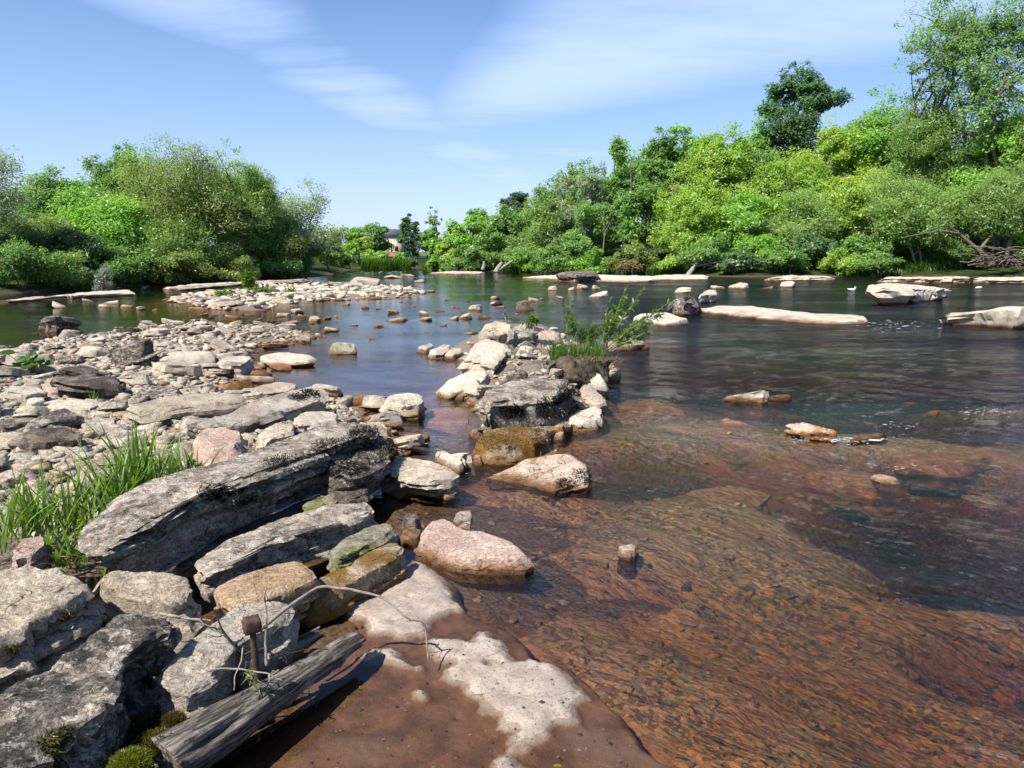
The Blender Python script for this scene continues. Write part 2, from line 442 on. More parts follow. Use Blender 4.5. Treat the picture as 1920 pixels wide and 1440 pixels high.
# ------------------------------------------------------------------ ground, river, banks
P2 = lambda pts, z=0.0: [tuple(G(x, y, z)) for x, y in pts]
BAR = P2([(-900, 700), (-300, 690), (-100, 672), (0, 662), (70, 644), (200, 626), (330, 612), (450, 614), (560, 620), (600, 632), (490, 650), (455, 668),
          (480, 692), (440, 712), (452, 742), (600, 742), (640, 758), (700, 800), (735, 860), (735, 940), (740, 1010), (600, 1150), (420, 1330), (330, 1440), (200, 1700), (-2500, 1700)])
ISLE = P2([(330, 566), (400, 580), (480, 582), (600, 564), (700, 561), (785, 555), (795, 548), (760, 541), (640, 535), (560, 537), (430, 548), (345, 557)])
MOUND = P2([(830, 735), (870, 700), (850, 655), (870, 625), (960, 612), (1060, 630), (1140, 668), (1150, 700), (1135, 745), (1135, 790), (1060, 800), (900, 785), (880, 745)])
SHELF = P2([(560, 1190), (700, 1060), (765, 1035), (800, 1050), (850, 1095), (870, 1138), (925, 1165), (975, 1205), (1000, 1238), (1060, 1245), (1110, 1290),
            (1160, 1340), (1195, 1380), (1260, 1425), (1500, 1500), (1500, 1700), (200, 1900), (300, 1480), (420, 1340)])
c4 = lambda L: [(460 + x / 2.4, 1040 + y / 2.4) for x, y in L]
DRY = [P2(c4([(380, 240), (560, 150), (620, 130), (720, 60), (760, 10), (800, 30), (880, 90), (925, 150), (930, 190), (985, 240), (900, 260), (830, 290), (825, 350), (720, 372), (640, 355), (560, 345), (535, 290), (430, 275)])),
       P2(c4([(810, 368), (850, 365), (960, 370), (1010, 385), (1050, 340), (1090, 330), (1120, 365), (1170, 390), (1185, 440), (1210, 470), (1300, 455), (1400, 480), (1480, 560), (1545, 635),
              (1490, 670), (1515, 750), (1400, 755), (1360, 810), (1290, 840), (1290, 860), (1200, 880), (1190, 890), (1265, 935), (1240, 990), (1150, 1010), (1080, 1000), (1110, 910), (1180, 880),
              (1175, 830), (1205, 770), (1130, 770), (1135, 720), (1060, 690), (1050, 650), (985, 610), (980, 590), (880, 545), (900, 510), (930, 480), (850, 470), (830, 420)])),
       P2(c4([(510, 440), (580, 415), (660, 405), (690, 430), (690, 460), (740, 480), (800, 490), (780, 510), (700, 495), (600, 470), (530, 490)])),
       P2(c4([(752, 610), (775, 595), (805, 598), (822, 615), (815, 632), (790, 638), (760, 632)]))]
HOLES = P2(c4([(1115, 490), (660, 300), (735, 195)]))
LBANK = [(-400, -50), tuple(G(-900, 620)), tuple(G(-300, 575)), tuple(G(0, 552)), tuple(G(130, 543)), tuple(G(300, 533)), tuple(G(450, 526)), tuple(G(600, 519)), tuple(G(640, 511)), tuple(G(660, 505)), (-60, 260), (-400, 260)]
RBANK = [tuple(G(2700, 540)), tuple(G(1920, 522)), tuple(G(1700, 519)), tuple(G(1400, 520)), tuple(G(1330, 518)), tuple(G(1250, 514)), tuple(G(1000, 511)), tuple(G(900, 508)), tuple(G(800, 505)), (-10, 110), (0, 260), (400, 260), (400, 20)]
FARB = [tuple(G(560, 503.5)), tuple(G(640, 503)), tuple(G(740, 502)), tuple(G(820, 503)), (40, 260), (-120, 260)]

def bed_h(X, Y):
    d = np.hypot(X, Y)
    h = -0.17 - 0.16 * sstep(7, 13, Y) - 0.12 * sstep(15, 30, Y)
    n = noise2(X, Y, .55, 4, 3)
    h = h + n * .14 + noise2(X, Y, 2.2, 4, 8) * .045
    # bedrock ledges stepping down to the right
    u = X * .55 + Y * .8 + noise2(X, Y, .35, 3, 21) * 1.5
    led = np.abs((u * .42) % 1.0 - .5) * 2
    h = h + (sstep(.25, .45, led) - .5) * .07 * sstep(14, 9, Y)
    for (px, py, rx, ry, hh) in [(1375, 815, 1.4, .5, .20), (1330, 800, .8, .4, .14), (1590, 880, .8, .22, .17), (1330, 935, 1.0, .35, .10), (1180, 1020, .45, .35, .12), (1290, 1095, .10, .07, .13), (1610, 820, .7, .22, .18),
                             (1770, 830, 1.2, .4, .14), (1480, 960, 1.2, .5, .07), (870, 770, .8, .45, .15), (760, 800, .5, .4, .11), (1190, 745, .8, .3, .16), (1240, 770, .9, .25, .16), (1000, 925, .5, .3, .12)]:
        c = G(px, py, 0); r2 = ((X - c[0]) / rx) ** 2 + ((Y - c[1]) / ry) ** 2
        h = h + hh * np.exp(-r2)
    for (px, py, rx, ry, hh) in [(1270, 860, .9, .5, .55), (1830, 960, 1.0, .6, .6), (1880, 1165, .35, .25, .55), (1760, 870, .9, .4, .5), (1860, 905, 1.3, .6, .6), (1900, 1040, .7, .3, .6), (1620, 790, 1.0, .3, .4), (1880, 770, 1.5, .6, .5), (1010, 975, .25, .12, .35), (1000, 1080, .35, .06, .3), (1580, 745, 1.5, .5, .4), (960, 940, .4, .2, .3), (1230, 1060, .2, .1, .25), (1480, 700, 3, 1.0, .4), (1700, 700, 3, 1, .45)]:
        c = G(px, py, 0); r2 = ((X - c[0]) / rx) ** 2 + ((Y - c[1]) / ry) ** 2
        h = h - hh * np.exp(-r2 ** 1.5)
    h = np.minimum(h, -0.028 + .02 * noise2(X, Y, 5, 2, 5))
    return h
def bar_h(X, Y):
    s = sdf(X, Y, BAR) + noise2(X, Y, .8, 3, 31) * .25
    inside = np.clip(s * .16, -.6, .17 - .08 * sstep(9, 14, Y)) + noise2(X, Y, 1.2, 3, 33) * .05 * sstep(0, .6, s)
    near = sstep(6.3, 4.6, Y)                 # low ground between the slabs by the camera
    return inside * (1 - .75 * near * (s > 0)) - .10 * near * (s > 0) * sstep(-2.6, -2.0, X)
def isle_h(X, Y):
    s = sdf(X, Y, ISLE) + noise2(X, Y, .5, 3, 41) * .5
    return np.clip(s * .10, -.6, .14) + noise2(X, Y, .7, 3, 43) * .06 * (s > 0)
def mound_h(X, Y):
    s = sdf(X, Y, MOUND) + noise2(X, Y, 2.0, 2, 51) * .1
    return np.clip(s * .48, -.6, .40)
def shelf_sd(X, Y): return sdf(X, Y, SHELF)
def shelf_h(X, Y):
    s = sdf(X, Y, SHELF) + noise2(X, Y, 2.2, 4, 61, .6) * .09
    dry = np.full(X.shape, -9.0)
    for p in DRY: dry = np.maximum(dry, sdf(X, Y, p))
    dry = dry + noise2(X, Y, 13, 6, 63, .68) * .042 + noise2(X, Y, 60, 2, 64) * .004
    h = -.030 + .012 * noise2(X, Y, 3, 3, 65) + .004 * noise2(X, Y, 30, 2, 66)
    up = sstep(-.05, .07, dry)
    h = h + up * (.043 + .010 * noise2(X, Y, 5, 3, 67) + .004 * noise2(X, Y, 22, 3, 68))
    for (hx, hy), r in zip(HOLES, (.035, .018, .016)):
        q = np.hypot((X - hx) / 1.1, (Y - hy)); h = h - (.045 if r > .03 else .02) * np.exp(-(q / r) ** 4)
    for k in range(9):
        hx, hy = G(*[(745, 1275), (860, 1330), (705, 1238), (810, 1295), (640, 1350), (780, 1400), (900, 1420), (700, 1420), (950, 1360)][k]); r = (.05, .025, .03, .04, .05, .06, .05, .04, .03)[k]
        h = h - .012 * np.exp(-(np.hypot(X - hx, (Y - hy)) / r) ** 2)
    drop = sstep(.0, -.16, s)
    return h - drop * .22 - sstep(-.1, -.8, s) * .5, dry, s
def lbank_h(X, Y):
    s = sdf(X, Y, LBANK) + noise2(X, Y, .25, 3, 71) * .5
    return np.clip(s * .22, -.8, .35) + np.clip((s - 2) * .13, 0, 2.6) + noise2(X, Y, .3, 3, 72) * .25 * sstep(1, 4, s)
def rbank_h(X, Y):
    s = sdf(X, Y, RBANK) + noise2(X, Y, .25, 3, 81) * .5
    return np.clip(s * .22, -.8, .35) + np.clip((s - 2) * .22, 0, 5.5) + noise2(X, Y, .3, 3, 82) * .25 * sstep(1, 4, s)
def farb_h(X, Y):
    s = sdf(X, Y, FARB) + noise2(X, Y, .2, 3, 91) * .4
    return np.clip(s * .25, -.8, .45) + np.clip((s - 4) * .012, 0, 3)

def lines(lo, hi, fine, k, c=0.0):
    """grid lines that get coarser away from c"""
    out = [c]; x = c
    while x < hi: x += max(fine, abs(x - c) * k if c == 0 else (x) * k); out.append(x)
    x = c; neg = []
    while x > lo: x -= max(fine, abs(x - c) * k if c == 0 else fine); neg.append(x)
    return np.array(neg[::-1] + out)
def sheet(name, xs, ys, hf, mat, keep=None, kind='structure', extra=None):
    X, Y = np.meshgrid(xs, ys); h = hf(X, Y)
    V = np.stack([X.ravel(), Y.ravel(), h.ravel()], 1); F = grid_faces(len(xs), len(ys))
    used = None
    if keep is not None:
        k = keep(X, Y, h).ravel(); F = F[k[F].any(1)]
        used = np.unique(F); remap = np.full(len(V), -1); remap[used] = np.arange(len(used)); V = V[used]; F = remap[F]
    me = mesh_np(name, V, F, mat)
    if extra: extra(me, V)
    return link(name, me, kind=kind)

# river bed material: silt, algae, gravel; streaks and grains also paint in caustics
def bed_mat():
    t = NT('river_bed')
    p = t.map(t.pos, (1, 1, 1), (0, 0, math.radians(40)))
    ps = t.map(t.vadd(p, t.map(t.noise(t.pos, .9, 3, .5), (.35, .35, .35))), (.85, 1.3, 1))
    big = t.noise(ps, .62, 5, .6, .4)
    mid = t.noise(ps, 3.6, 8, .68, .4)
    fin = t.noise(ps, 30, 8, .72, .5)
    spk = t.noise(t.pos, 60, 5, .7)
    red = t.noise(t.vadd(ps, (9, 4, 2)), .55, 6, .62)
    col = t.mix(t.ramp(big, .36, .62), (.180, .100, .048), (.28, .160, .078))
    col = t.mix(t.ramp(mid, .46, .66, 0, .75), col, (.085, .068, .038))
    col = t.mix(t.ramp(red, .44, .62, 0, .85), col, (.35, .155, .075))
    col = t.mix(t.ramp(mid, .30, .44, .45, 0), col, (.34, .20, .10))
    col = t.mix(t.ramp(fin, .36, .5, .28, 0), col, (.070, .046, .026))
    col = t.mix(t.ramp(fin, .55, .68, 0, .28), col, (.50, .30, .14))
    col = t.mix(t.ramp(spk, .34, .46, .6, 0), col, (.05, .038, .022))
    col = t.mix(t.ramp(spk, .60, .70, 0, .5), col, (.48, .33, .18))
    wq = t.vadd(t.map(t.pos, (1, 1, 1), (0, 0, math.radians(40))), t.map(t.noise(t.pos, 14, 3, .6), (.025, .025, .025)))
    for sc_, lo_, am_ in ((22, .52, .62), (44, .42, .75)):  # gravel grains whose orange and dark colours also imitate sun caustics
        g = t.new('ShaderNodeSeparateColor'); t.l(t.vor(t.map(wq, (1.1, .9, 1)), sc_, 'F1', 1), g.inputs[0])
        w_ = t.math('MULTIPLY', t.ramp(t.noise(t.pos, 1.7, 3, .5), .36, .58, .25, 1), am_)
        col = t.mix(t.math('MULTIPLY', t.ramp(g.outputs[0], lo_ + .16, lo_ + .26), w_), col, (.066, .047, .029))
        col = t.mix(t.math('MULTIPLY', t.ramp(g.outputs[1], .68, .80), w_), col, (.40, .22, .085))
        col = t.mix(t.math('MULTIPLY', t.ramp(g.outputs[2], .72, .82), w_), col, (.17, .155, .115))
    y = t.sepz(t.pos)[1]
    col = t.mix(t.ramp(y, 8, 16, 0, .75), col, t.mix(t.ramp(mid, .4, .6), (.10, .098, .040), (.20, .18, .075)))
    h = t.math('ADD', t.math('MULTIPLY', mid, .6), t.math('MULTIPLY', spk, .10))
    hb = t.new('ShaderNodeHueSaturation'); t.inp(hb, 'Value', 1.12); t.inp(hb, 'Saturation', .98); t.inp(hb, 'Color', col)
    t.pbsdf(hb.outputs[0], .8, t.bump(h, .6, .05), .1); return t.m
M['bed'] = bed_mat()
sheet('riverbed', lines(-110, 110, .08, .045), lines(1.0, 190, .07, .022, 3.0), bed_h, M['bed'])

def bar_mat():
    t = NT('gravel_bar'); p = t.pos
    n0 = t.noise(p, 6, 5, .65); n = t.noise(p, 38, 8, .72); n2 = t.noise(p, 120, 5, .7)
    col = t.mix(t.ramp(n, .38, .62), (.13, .10, .075), (.33, .275, .225))
    col = t.mix(t.ramp(n0, .5, .66, 0, .6), col, (.17, .115, .075))
    col = t.mix(t.ramp(n2, .36, .5, .7, 0), col, (.045, .034, .025))
    z = t.sepz(t.pos)[2]
    col = t.mix(t.ramp(z, -.03, .04, .85, 0), col, t.mix(t.ramp(n, .4, .6), (.115, .068, .035), (.26, .145, .072)))
    h = t.math('ADD', n, t.math('MULTIPLY', n2, .3))
    t.pbsdf(col, .9, t.bump(h, 1.0, .03), .15); return t.m
M['bar'] = bar_mat()
keepz = lambda lo: (lambda X, Y, h: h > lo)
sheet('gravel_bar', lines(-22, 1.5, .09, .02), lines(1.0, 30, .07, .012, 3.0), bar_h, M['bar'], keepz(-.45))
sheet('gravel_island', lines(-24, -2, .25, .01), np.arange(20, 56, .25), isle_h, M['bar'], keepz(-.45))
sheet('rock_mound_ground', np.arange(-2, 3, .06), np.arange(6, 15, .06), mound_h, M['bar'], keepz(-.45))

# flat bedrock shelf by the camera, half under a film of still brown water
def shelf_mat():
    t = NT('bedrock_shelf'); p = t.pos
    dry = t.attr('dry', 'Fac')
    n1 = t.noise(p, 7, 8, .65); n2 = t.noise(p, 60, 6, .7); n3 = t.noise(p, 220, 4, .6)
    pale = t.mix(t.ramp(n1, .35, .65), (.30, .24, .19), (.42, .35, .285))
    pale = t.mix(t.ramp(n2, .34, .52, .75, 0), pale, (.19, .155, .125))
    pale = t.mix(t.ramp(n3, .58, .7, 0, .5), pale, (.50, .435, .365))
    pale = t.mix(t.ramp(n3, .34, .46, .7, 0), pale, (.13, .105, .085))
    cr = t.vor(t.vadd(p, t.map(t.noise(p, 5, 4, .6), (.3, .3, .3))), 2.3, 'DISTANCE_TO_EDGE')
    pale = t.mix(t.ramp(cr, 0, .008, .6, 0), pale, (.09, .06, .04))
    silt = t.mix(t.ramp(n1, .35, .62), (.088, .046, .024), (.165, .086, .046))
    silt = t.mix(t.ramp(t.noise(p, 2.2, 4, .6), .5, .68, 0, .75), silt, (.165, .108, .082))
    silt = t.mix(t.ramp(n2, .28, .42, .5, 0), silt, (.065, .038, .022))
    spk = t.vor(p, 70, 'F1', 0)
    silt = t.mix(t.ramp(spk, .0, .10, .9, 0), silt, (.40, .34, .27))
    edge = t.math('ADD', dry, t.math('MULTIPLY', t.math('SUBTRACT', t.noise(p, 45, 6, .7), .5), .035))
    m = t.ramp(edge, -.012, .004)
    pale = t.mix(t.ramp(edge, .0, .022, .65, 0), pale, (.19, .125, .085))
    pale = t.mix(t.ramp(t.noise(p, 3.1, 5, .6), .52, .70, 0, .5), pale, (.24, .175, .13))
    ring = t.math('MULTIPLY', t.ramp(edge, -.05, -.008), .55)
    silt = t.mix(ring, silt, (.15, .065, .022))
    col = t.mix(m, silt, pale)
    h = t.math('ADD', t.math('MULTIPLY', n1, .3), t.math('ADD', t.math('MULTIPLY', n2, .25), t.math('MULTIPLY', n3, .08)))
    t.pbsdf(col, t.ramp(m, 0, 1, .5, .9), t.bump(t.math('ADD', h, t.math('MULTIPLY', t.noise(p, 130, 5, .7), .3)), .9, .014), .25); return t.m
M['shelf'] = shelf_mat()
def shelf_extra(me, V):
    _h, dry, s = shelf_h(V[:, 0], V[:, 1]); set_val(me, np.clip(dry, -.5, .5), 'dry')
sheet('bedrock_shelf', np.arange(-2.6, 2.2, .011), np.arange(1.6, 5.4, .011), lambda X, Y: shelf_h(X, Y)[0], M['shelf'], keepz(-.42), extra=shelf_extra)

def bank_mat(name, g1, g2, s1):
    t = NT(name); p = t.pos
    n = t.noise(p, 1.4, 6, .65); n2 = t.noise(p, 12, 5, .7)
    col = t.mix(t.ramp(n, .38, .62), g1, g2); col = t.mix(t.ramp(n2, .35, .6, .6, 0), col, (.02, .022, .010))
    z = t.sepz(p)[2]
    zz = t.math('ADD', z, t.math('MULTIPLY', t.math('SUBTRACT', n2, .5), .3))
    col = t.mix(t.ramp(zz, .06, .16, 1, 0), col, s1)
    t.pbsdf(col, .95, t.bump(n2, .8, .15), .1); return t.m
M['bank'] = bank_mat('bank_ground', (.022, .034, .009), (.050, .078, .018), (.085, .066, .046))
sheet('left_bank', np.arange(-120, -8, 1.2), np.arange(10, 230, 1.3), lbank_h, M['bank'], keepz(-.6))
sheet('right_bank', np.arange(-14, 140, 1.2), np.arange(20, 230, 1.3), rbank_h, M['bank'], keepz(-.6))
sheet('far_bank', np.arange(-60, 30, .9), np.arange(78, 235, .9), farb_h, M['bank'], keepz(-.6))
t_ = NT('far_field'); t_.pbsdf(t_.mix(t_.noise(t_.pos, .05, 4, .6), (.06, .10, .025), (.10, .15, .04)), .95)
def fld(X, Y): return np.full(X.shape, -.9) + 1.5 * sstep(225, 260, np.hypot(X, Y)) + 4 * sstep(300, 2500, np.hypot(X, Y))
sheet('ground', lines(-3200, 3200, 6, .10), lines(-3200, 3200, 6, .10), fld, t_.m)

# ---- the river surface
def calm_mask(X, Y):
    s = sdf(X, Y, SHELF); b = sdf(X, Y, BAR)
    m = sstep(.10, -.30, s)                       # still over the shelf
    return m * sstep(.3, -.5, b)
def water_h(X, Y):
    a = math.radians(-45)
    d = np.hypot(X, Y)
    near = sstep(16, 6, Y)
    # flow direction: across to the right and towards the viewer near by, straight towards the viewer far off
    ca, sa = math.cos(a), math.sin(a)
    wx = noise2(X, Y, .4, 2, 101) * .8; wy = noise2(X, Y, .4, 2, 102) * .8
    U = (X + wx) * ca + (Y + wy) * sa; Vv = -(X + wx) * sa + (Y + wy) * ca
    n1 = noise2(U * .8, Vv * 2.2, 1.1, 3, 111)
    n2 = noise2(U * .7, Vv * 2.0, 4.2, 3, 112, .55)
    n3 = noise2(X * .8, Y * 1.6, 1.6, 3, 113, .55)
    amp = .4 + .6 * sstep(-.25, .35, noise2(X, Y, .22, 3, 120))
    h = near * (n1 * .024 + n2 * .0055) + (1 - near) * (n3 * .014)
    # quicker water: the riffles
    for (px, py, rx, ry, hh) in [(1380, 810, 1.6, .5, .028), (1650, 830, 1.6, .5, .026), (1760, 770, 1.5, .8, .020), (1720, 605, 2.2, 1.2, .035), (900, 760, .8, .5, .02), (790, 835, .5, .4, .026), (1030, 910, .5, .3, .02), (1200, 760, 1.0, .5, .022),
                             (560, 640, 1.5, .25, .03), (700, 645, 1.6, .22, .03), (760, 600, 2.5, .5, .04), (660, 585, 3, .6, .05), (1300, 640, 3, .8, .03), (1500, 610, 4, 1.0, .04), (1100, 575, 4, 1, .05), (1650, 690, 3, .8, .03), (1550, 760, 2, .5, .03), (1450, 870, 1.2, .4, .022), (620, 512, 8, 3, .10), (700, 510, 8, 3, .10), (900, 530, 9, 4, .05)]:
        c = G(px, py, 0); r = np.exp(-(((X - c[0]) / rx) ** 2 + ((Y - c[1]) / ry) ** 2))
        h = h + r * hh * noise2(X, Y, 4.5 if py > 700 else 1.6, 3, 131, .6)
    h = h * amp
    return h * calm_mask(X, Y)
def water_mat():
    t = NT('river_water')
    calm = t.attr('rip', 'Fac')
    y = t.sepz(t.pos)[1]
    a = math.radians(-45)
    p = t.map(t.pos, (1, 1, 1), (0, 0, -a))
    warp = t.vadd(p, t.map(t.noise(t.pos, .8, 2, .5), (.5, .5, 0)))
    ps = t.map(warp, (1.05, 1.7, 1))
    pf = t.map(t.vadd(t.pos, t.map(t.noise(t.pos, .6, 2, .5), (.6, .6, 0))), (.55, 1.5, 1))
    r1 = t.noise(ps, 7, 5, .6, .3); r2 = t.noise(ps, 24, 4, .6, .2)
    f1 = t.noise(pf, 2.2, 6, .62, .2); f2 = t.noise(pf, 9, 5, .6)
    nearm = t.ramp(y, 5, 11, 1, 0)
    patch = t.ramp(t.noise(t.map(t.pos, (.35, 1, 1)), .28, 3, .6), .36, .62, .30, 1.0)
    quick = t.ramp(t.math('ADD', t.sepz(t.pos)[0], t.math('MULTIPLY', y, -.12)), -2.0, 1.2, .24, 2.9)
    patch = t.math('MULTIPLY', patch, t.math('ADD', nearm, t.math('MULTIPLY', quick, t.math('SUBTRACT', 1.0, nearm))))
    hn = t.math('ADD', t.math('MULTIPLY', r1, .032), t.math('MULTIPLY', r2, .008))
    hf = t.math('ADD', t.math('MULTIPLY', f1, .055), t.math('MULTIPLY', f2, .024))
    h = t.math('ADD', t.math('MULTIPLY', hn, nearm), t.math('MULTIPLY', hf, t.math('SUBTRACT', 1.0, nearm)))
    h = t.math('MULTIPLY', t.math('MULTIPLY', h, patch), calm)
    n = t.bump(h, 1.0, 1.0)
    fr = t.new('ShaderNodeFresnel'); t.inp(fr, 'IOR', 1.46); t.l(n, fr.inputs['Normal'])
    tr = t.new('ShaderNodeBsdfTransparent'); t.inp(tr, 0, (.97, .96, .93))
    gl = t.new('ShaderNodeBsdfGlossy'); t.inp(gl, 'Roughness', t.math('ADD', .025, t.math('MULTIPLY', t.math('MULTIPLY', t.ramp(y, 5, 20, 0, .07), calm), t.ramp(patch, .1, 1.6, .45, 1.0)))); t.l(n, gl.inputs['Normal'])
    mx_ = t.new('ShaderNodeMixShader'); t.l(fr.outputs[0], mx_.inputs[0]); t.l(tr.outputs[0], mx_.inputs[1]); t.l(gl.outputs[0], mx_.inputs[2])
    t.l(mx_.outputs[0], t.out.inputs[0])
    va = t.new('ShaderNodeVolumeAbsorption'); t.inp(va, 0, (.71, .52, .28)); t.inp(va, 'Density', 2.5)
    t.l(va.outputs[0], t.out.inputs[1])
    return t.m
M['water'] = water_mat()
def build_water():
    xs = lines(-100, 100, .042, .024); ys = lines(1.0, 185, .036, .0125, 3.0)
    X, Y = np.meshgrid(xs, ys); h = water_h(X, Y)
    nx, ny = len(xs), len(ys)
    V = np.stack([X.ravel(), Y.ravel(), h.ravel()], 1)
    F = grid_faces(nx, ny)
    # sides and a floor below the river bed close the body of water
    ring = np.concatenate([np.arange(nx), np.arange(1, ny) * nx + nx - 1, (ny - 1) * nx + np.arange(nx - 2, -1, -1), np.arange(ny - 2, 0, -1) * nx])
    low = V[ring].copy(); low[:, 2] = -1.4
    n0 = len(V); k = np.arange(len(ring)); k2 = (k + 1) % len(ring)
    Fs = np.stack([ring[k2], ring[k], n0 + k, n0 + k2], 1)
    c = len(V) + len(ring)
    V = np.vstack([V, low, [[0, 80, -1.4]]])
    Ft = np.stack([n0 + k2, n0 + k, np.full(len(ring), c)], 1)
    me = mesh_np('river', V, [F, Fs, Ft], M['water'])
    set_val(me, np.concatenate([(.06 + .94 * calm_mask(X, Y)).ravel(), np.ones(len(ring) + 1)]), 'rip')
    link('river_water', me, kind='structure')
build_water()

def ground_z(x, y):
    X = np.atleast_1d(np.asarray(x, float)); Y = np.atleast_1d(np.asarray(y, float))
    return np.maximum.reduce([bed_h(X, Y), bar_h(X, Y), isle_h(X, Y), mound_h(X, Y), lbank_h(X, Y), rbank_h(X, Y), farb_h(X, Y)])
# ------------------------------------------------------------------ trees and shrubs
def cluster_leaves(cent, sig, n_per, L, wr, up, rng, outw=None, droop=0.0):
    """leaf blades scattered about clump centres: returns V (4 per leaf), F, clump index"""
    k = np.repeat(np.arange(len(cent)), n_per); n = len(k)
    off = rng.normal(size=(n, 3)); off /= np.linalg.norm(off, axis=1)[:, None] + 1e-9
    off *= (rng.random(n) ** .45)[:, None] * sig[k][:, None] * np.array([1, 1, .75])
    C = cent[k] + off
    d = rng.normal(size=(n, 3)); d += np.array([0, 0, up]) + (outw[k] * .8 if outw is not None else 0); d[:, 2] -= droop
    nl = rng.normal(size=(n, 3)) * .55 + np.array([-.25, -.25, .85]) + (outw[k] * .45 if outw is not None else 0); nl /= np.linalg.norm(nl, axis=1)[:, None]
    d /= np.linalg.norm(d, axis=1)[:, None]; d -= nl * ((d * nl).sum(1) * .8)[:, None]
    d /= np.linalg.norm(d, axis=1)[:, None]
    s = np.cross(d, nl); s /= np.linalg.norm(s, axis=1)[:, None] + 1e-9
    l = L * (0.55 + .9 * rng.random(n)); w = l * wr
    a = C - d * l[:, None] * .45; b = C + d * l[:, None] * .55
    V = np.stack([a + s * w[:, None] * .55, b, a - s * w[:, None] * .55], 1).reshape(-1, 3)
    F = np.arange(n * 3).reshape(n, 3)
    return V, F, k

KIND = {   # crown colour (dark, light), leaf ratio, clump sizes, leaf density, upward habit, airiness
    'willow': dict(c0=(.062, .098, .020), c1=(.115, .165, .032), wr=.30, up=.7, dens=1.0, air=.15, sg=.085),
    'olive':  dict(c0=(.062, .088, .018), c1=(.118, .145, .030), wr=.32, up=.8, dens=1.15, air=.10, sg=.075),
    'bright': dict(c0=(.062, .120, .016), c1=(.120, .205, .026), wr=.55, up=.1, dens=1.1, air=.10, sg=.085),
    'lime':   dict(c0=(.085, .140, .018), c1=(.155, .220, .028), wr=.40, up=.4, dens=1.05, air=.10, sg=.08),
    'mid':    dict(c0=(.048, .088, .018), c1=(.092, .150, .028), wr=.50, up=.1, dens=1.0, air=.15, sg=.085),
    'dark':   dict(c0=(.026, .050, .014), c1=(.056, .098, .026), wr=.60, up=.0, dens=1.1, air=.12, sg=.085),
    'pine':   dict(c0=(.022, .040, .018), c1=(.042, .068, .030), wr=.30, up=.2, dens=1.3, air=.05, sg=.08),
    'pale':   dict(c0=(.100, .130, .060), c1=(.170, .205, .095), wr=.32, up=.6, dens=.62, air=.30, sg=.085),
    'sparse': dict(c0=(.090, .110, .045), c1=(.150, .175, .075), wr=.35, up=.3, dens=.42, air=.45, sg=.075),
    'ash':    dict(c0=(.060, .100, .025), c1=(.110, .170, .040), wr=.42, up=.0, dens=.30, air=.55, sg=.050),
    'silver': dict(c0=(.075, .085, .055), c1=(.135, .145, .10), wr=.22, up=.9, dens=.55, air=.3, sg=.10),
    'syc':    dict(c0=(.026, .052, .018), c1=(.058, .105, .036), wr=.70, up=.0, dens=1.0, air=.25, sg=.075),
}
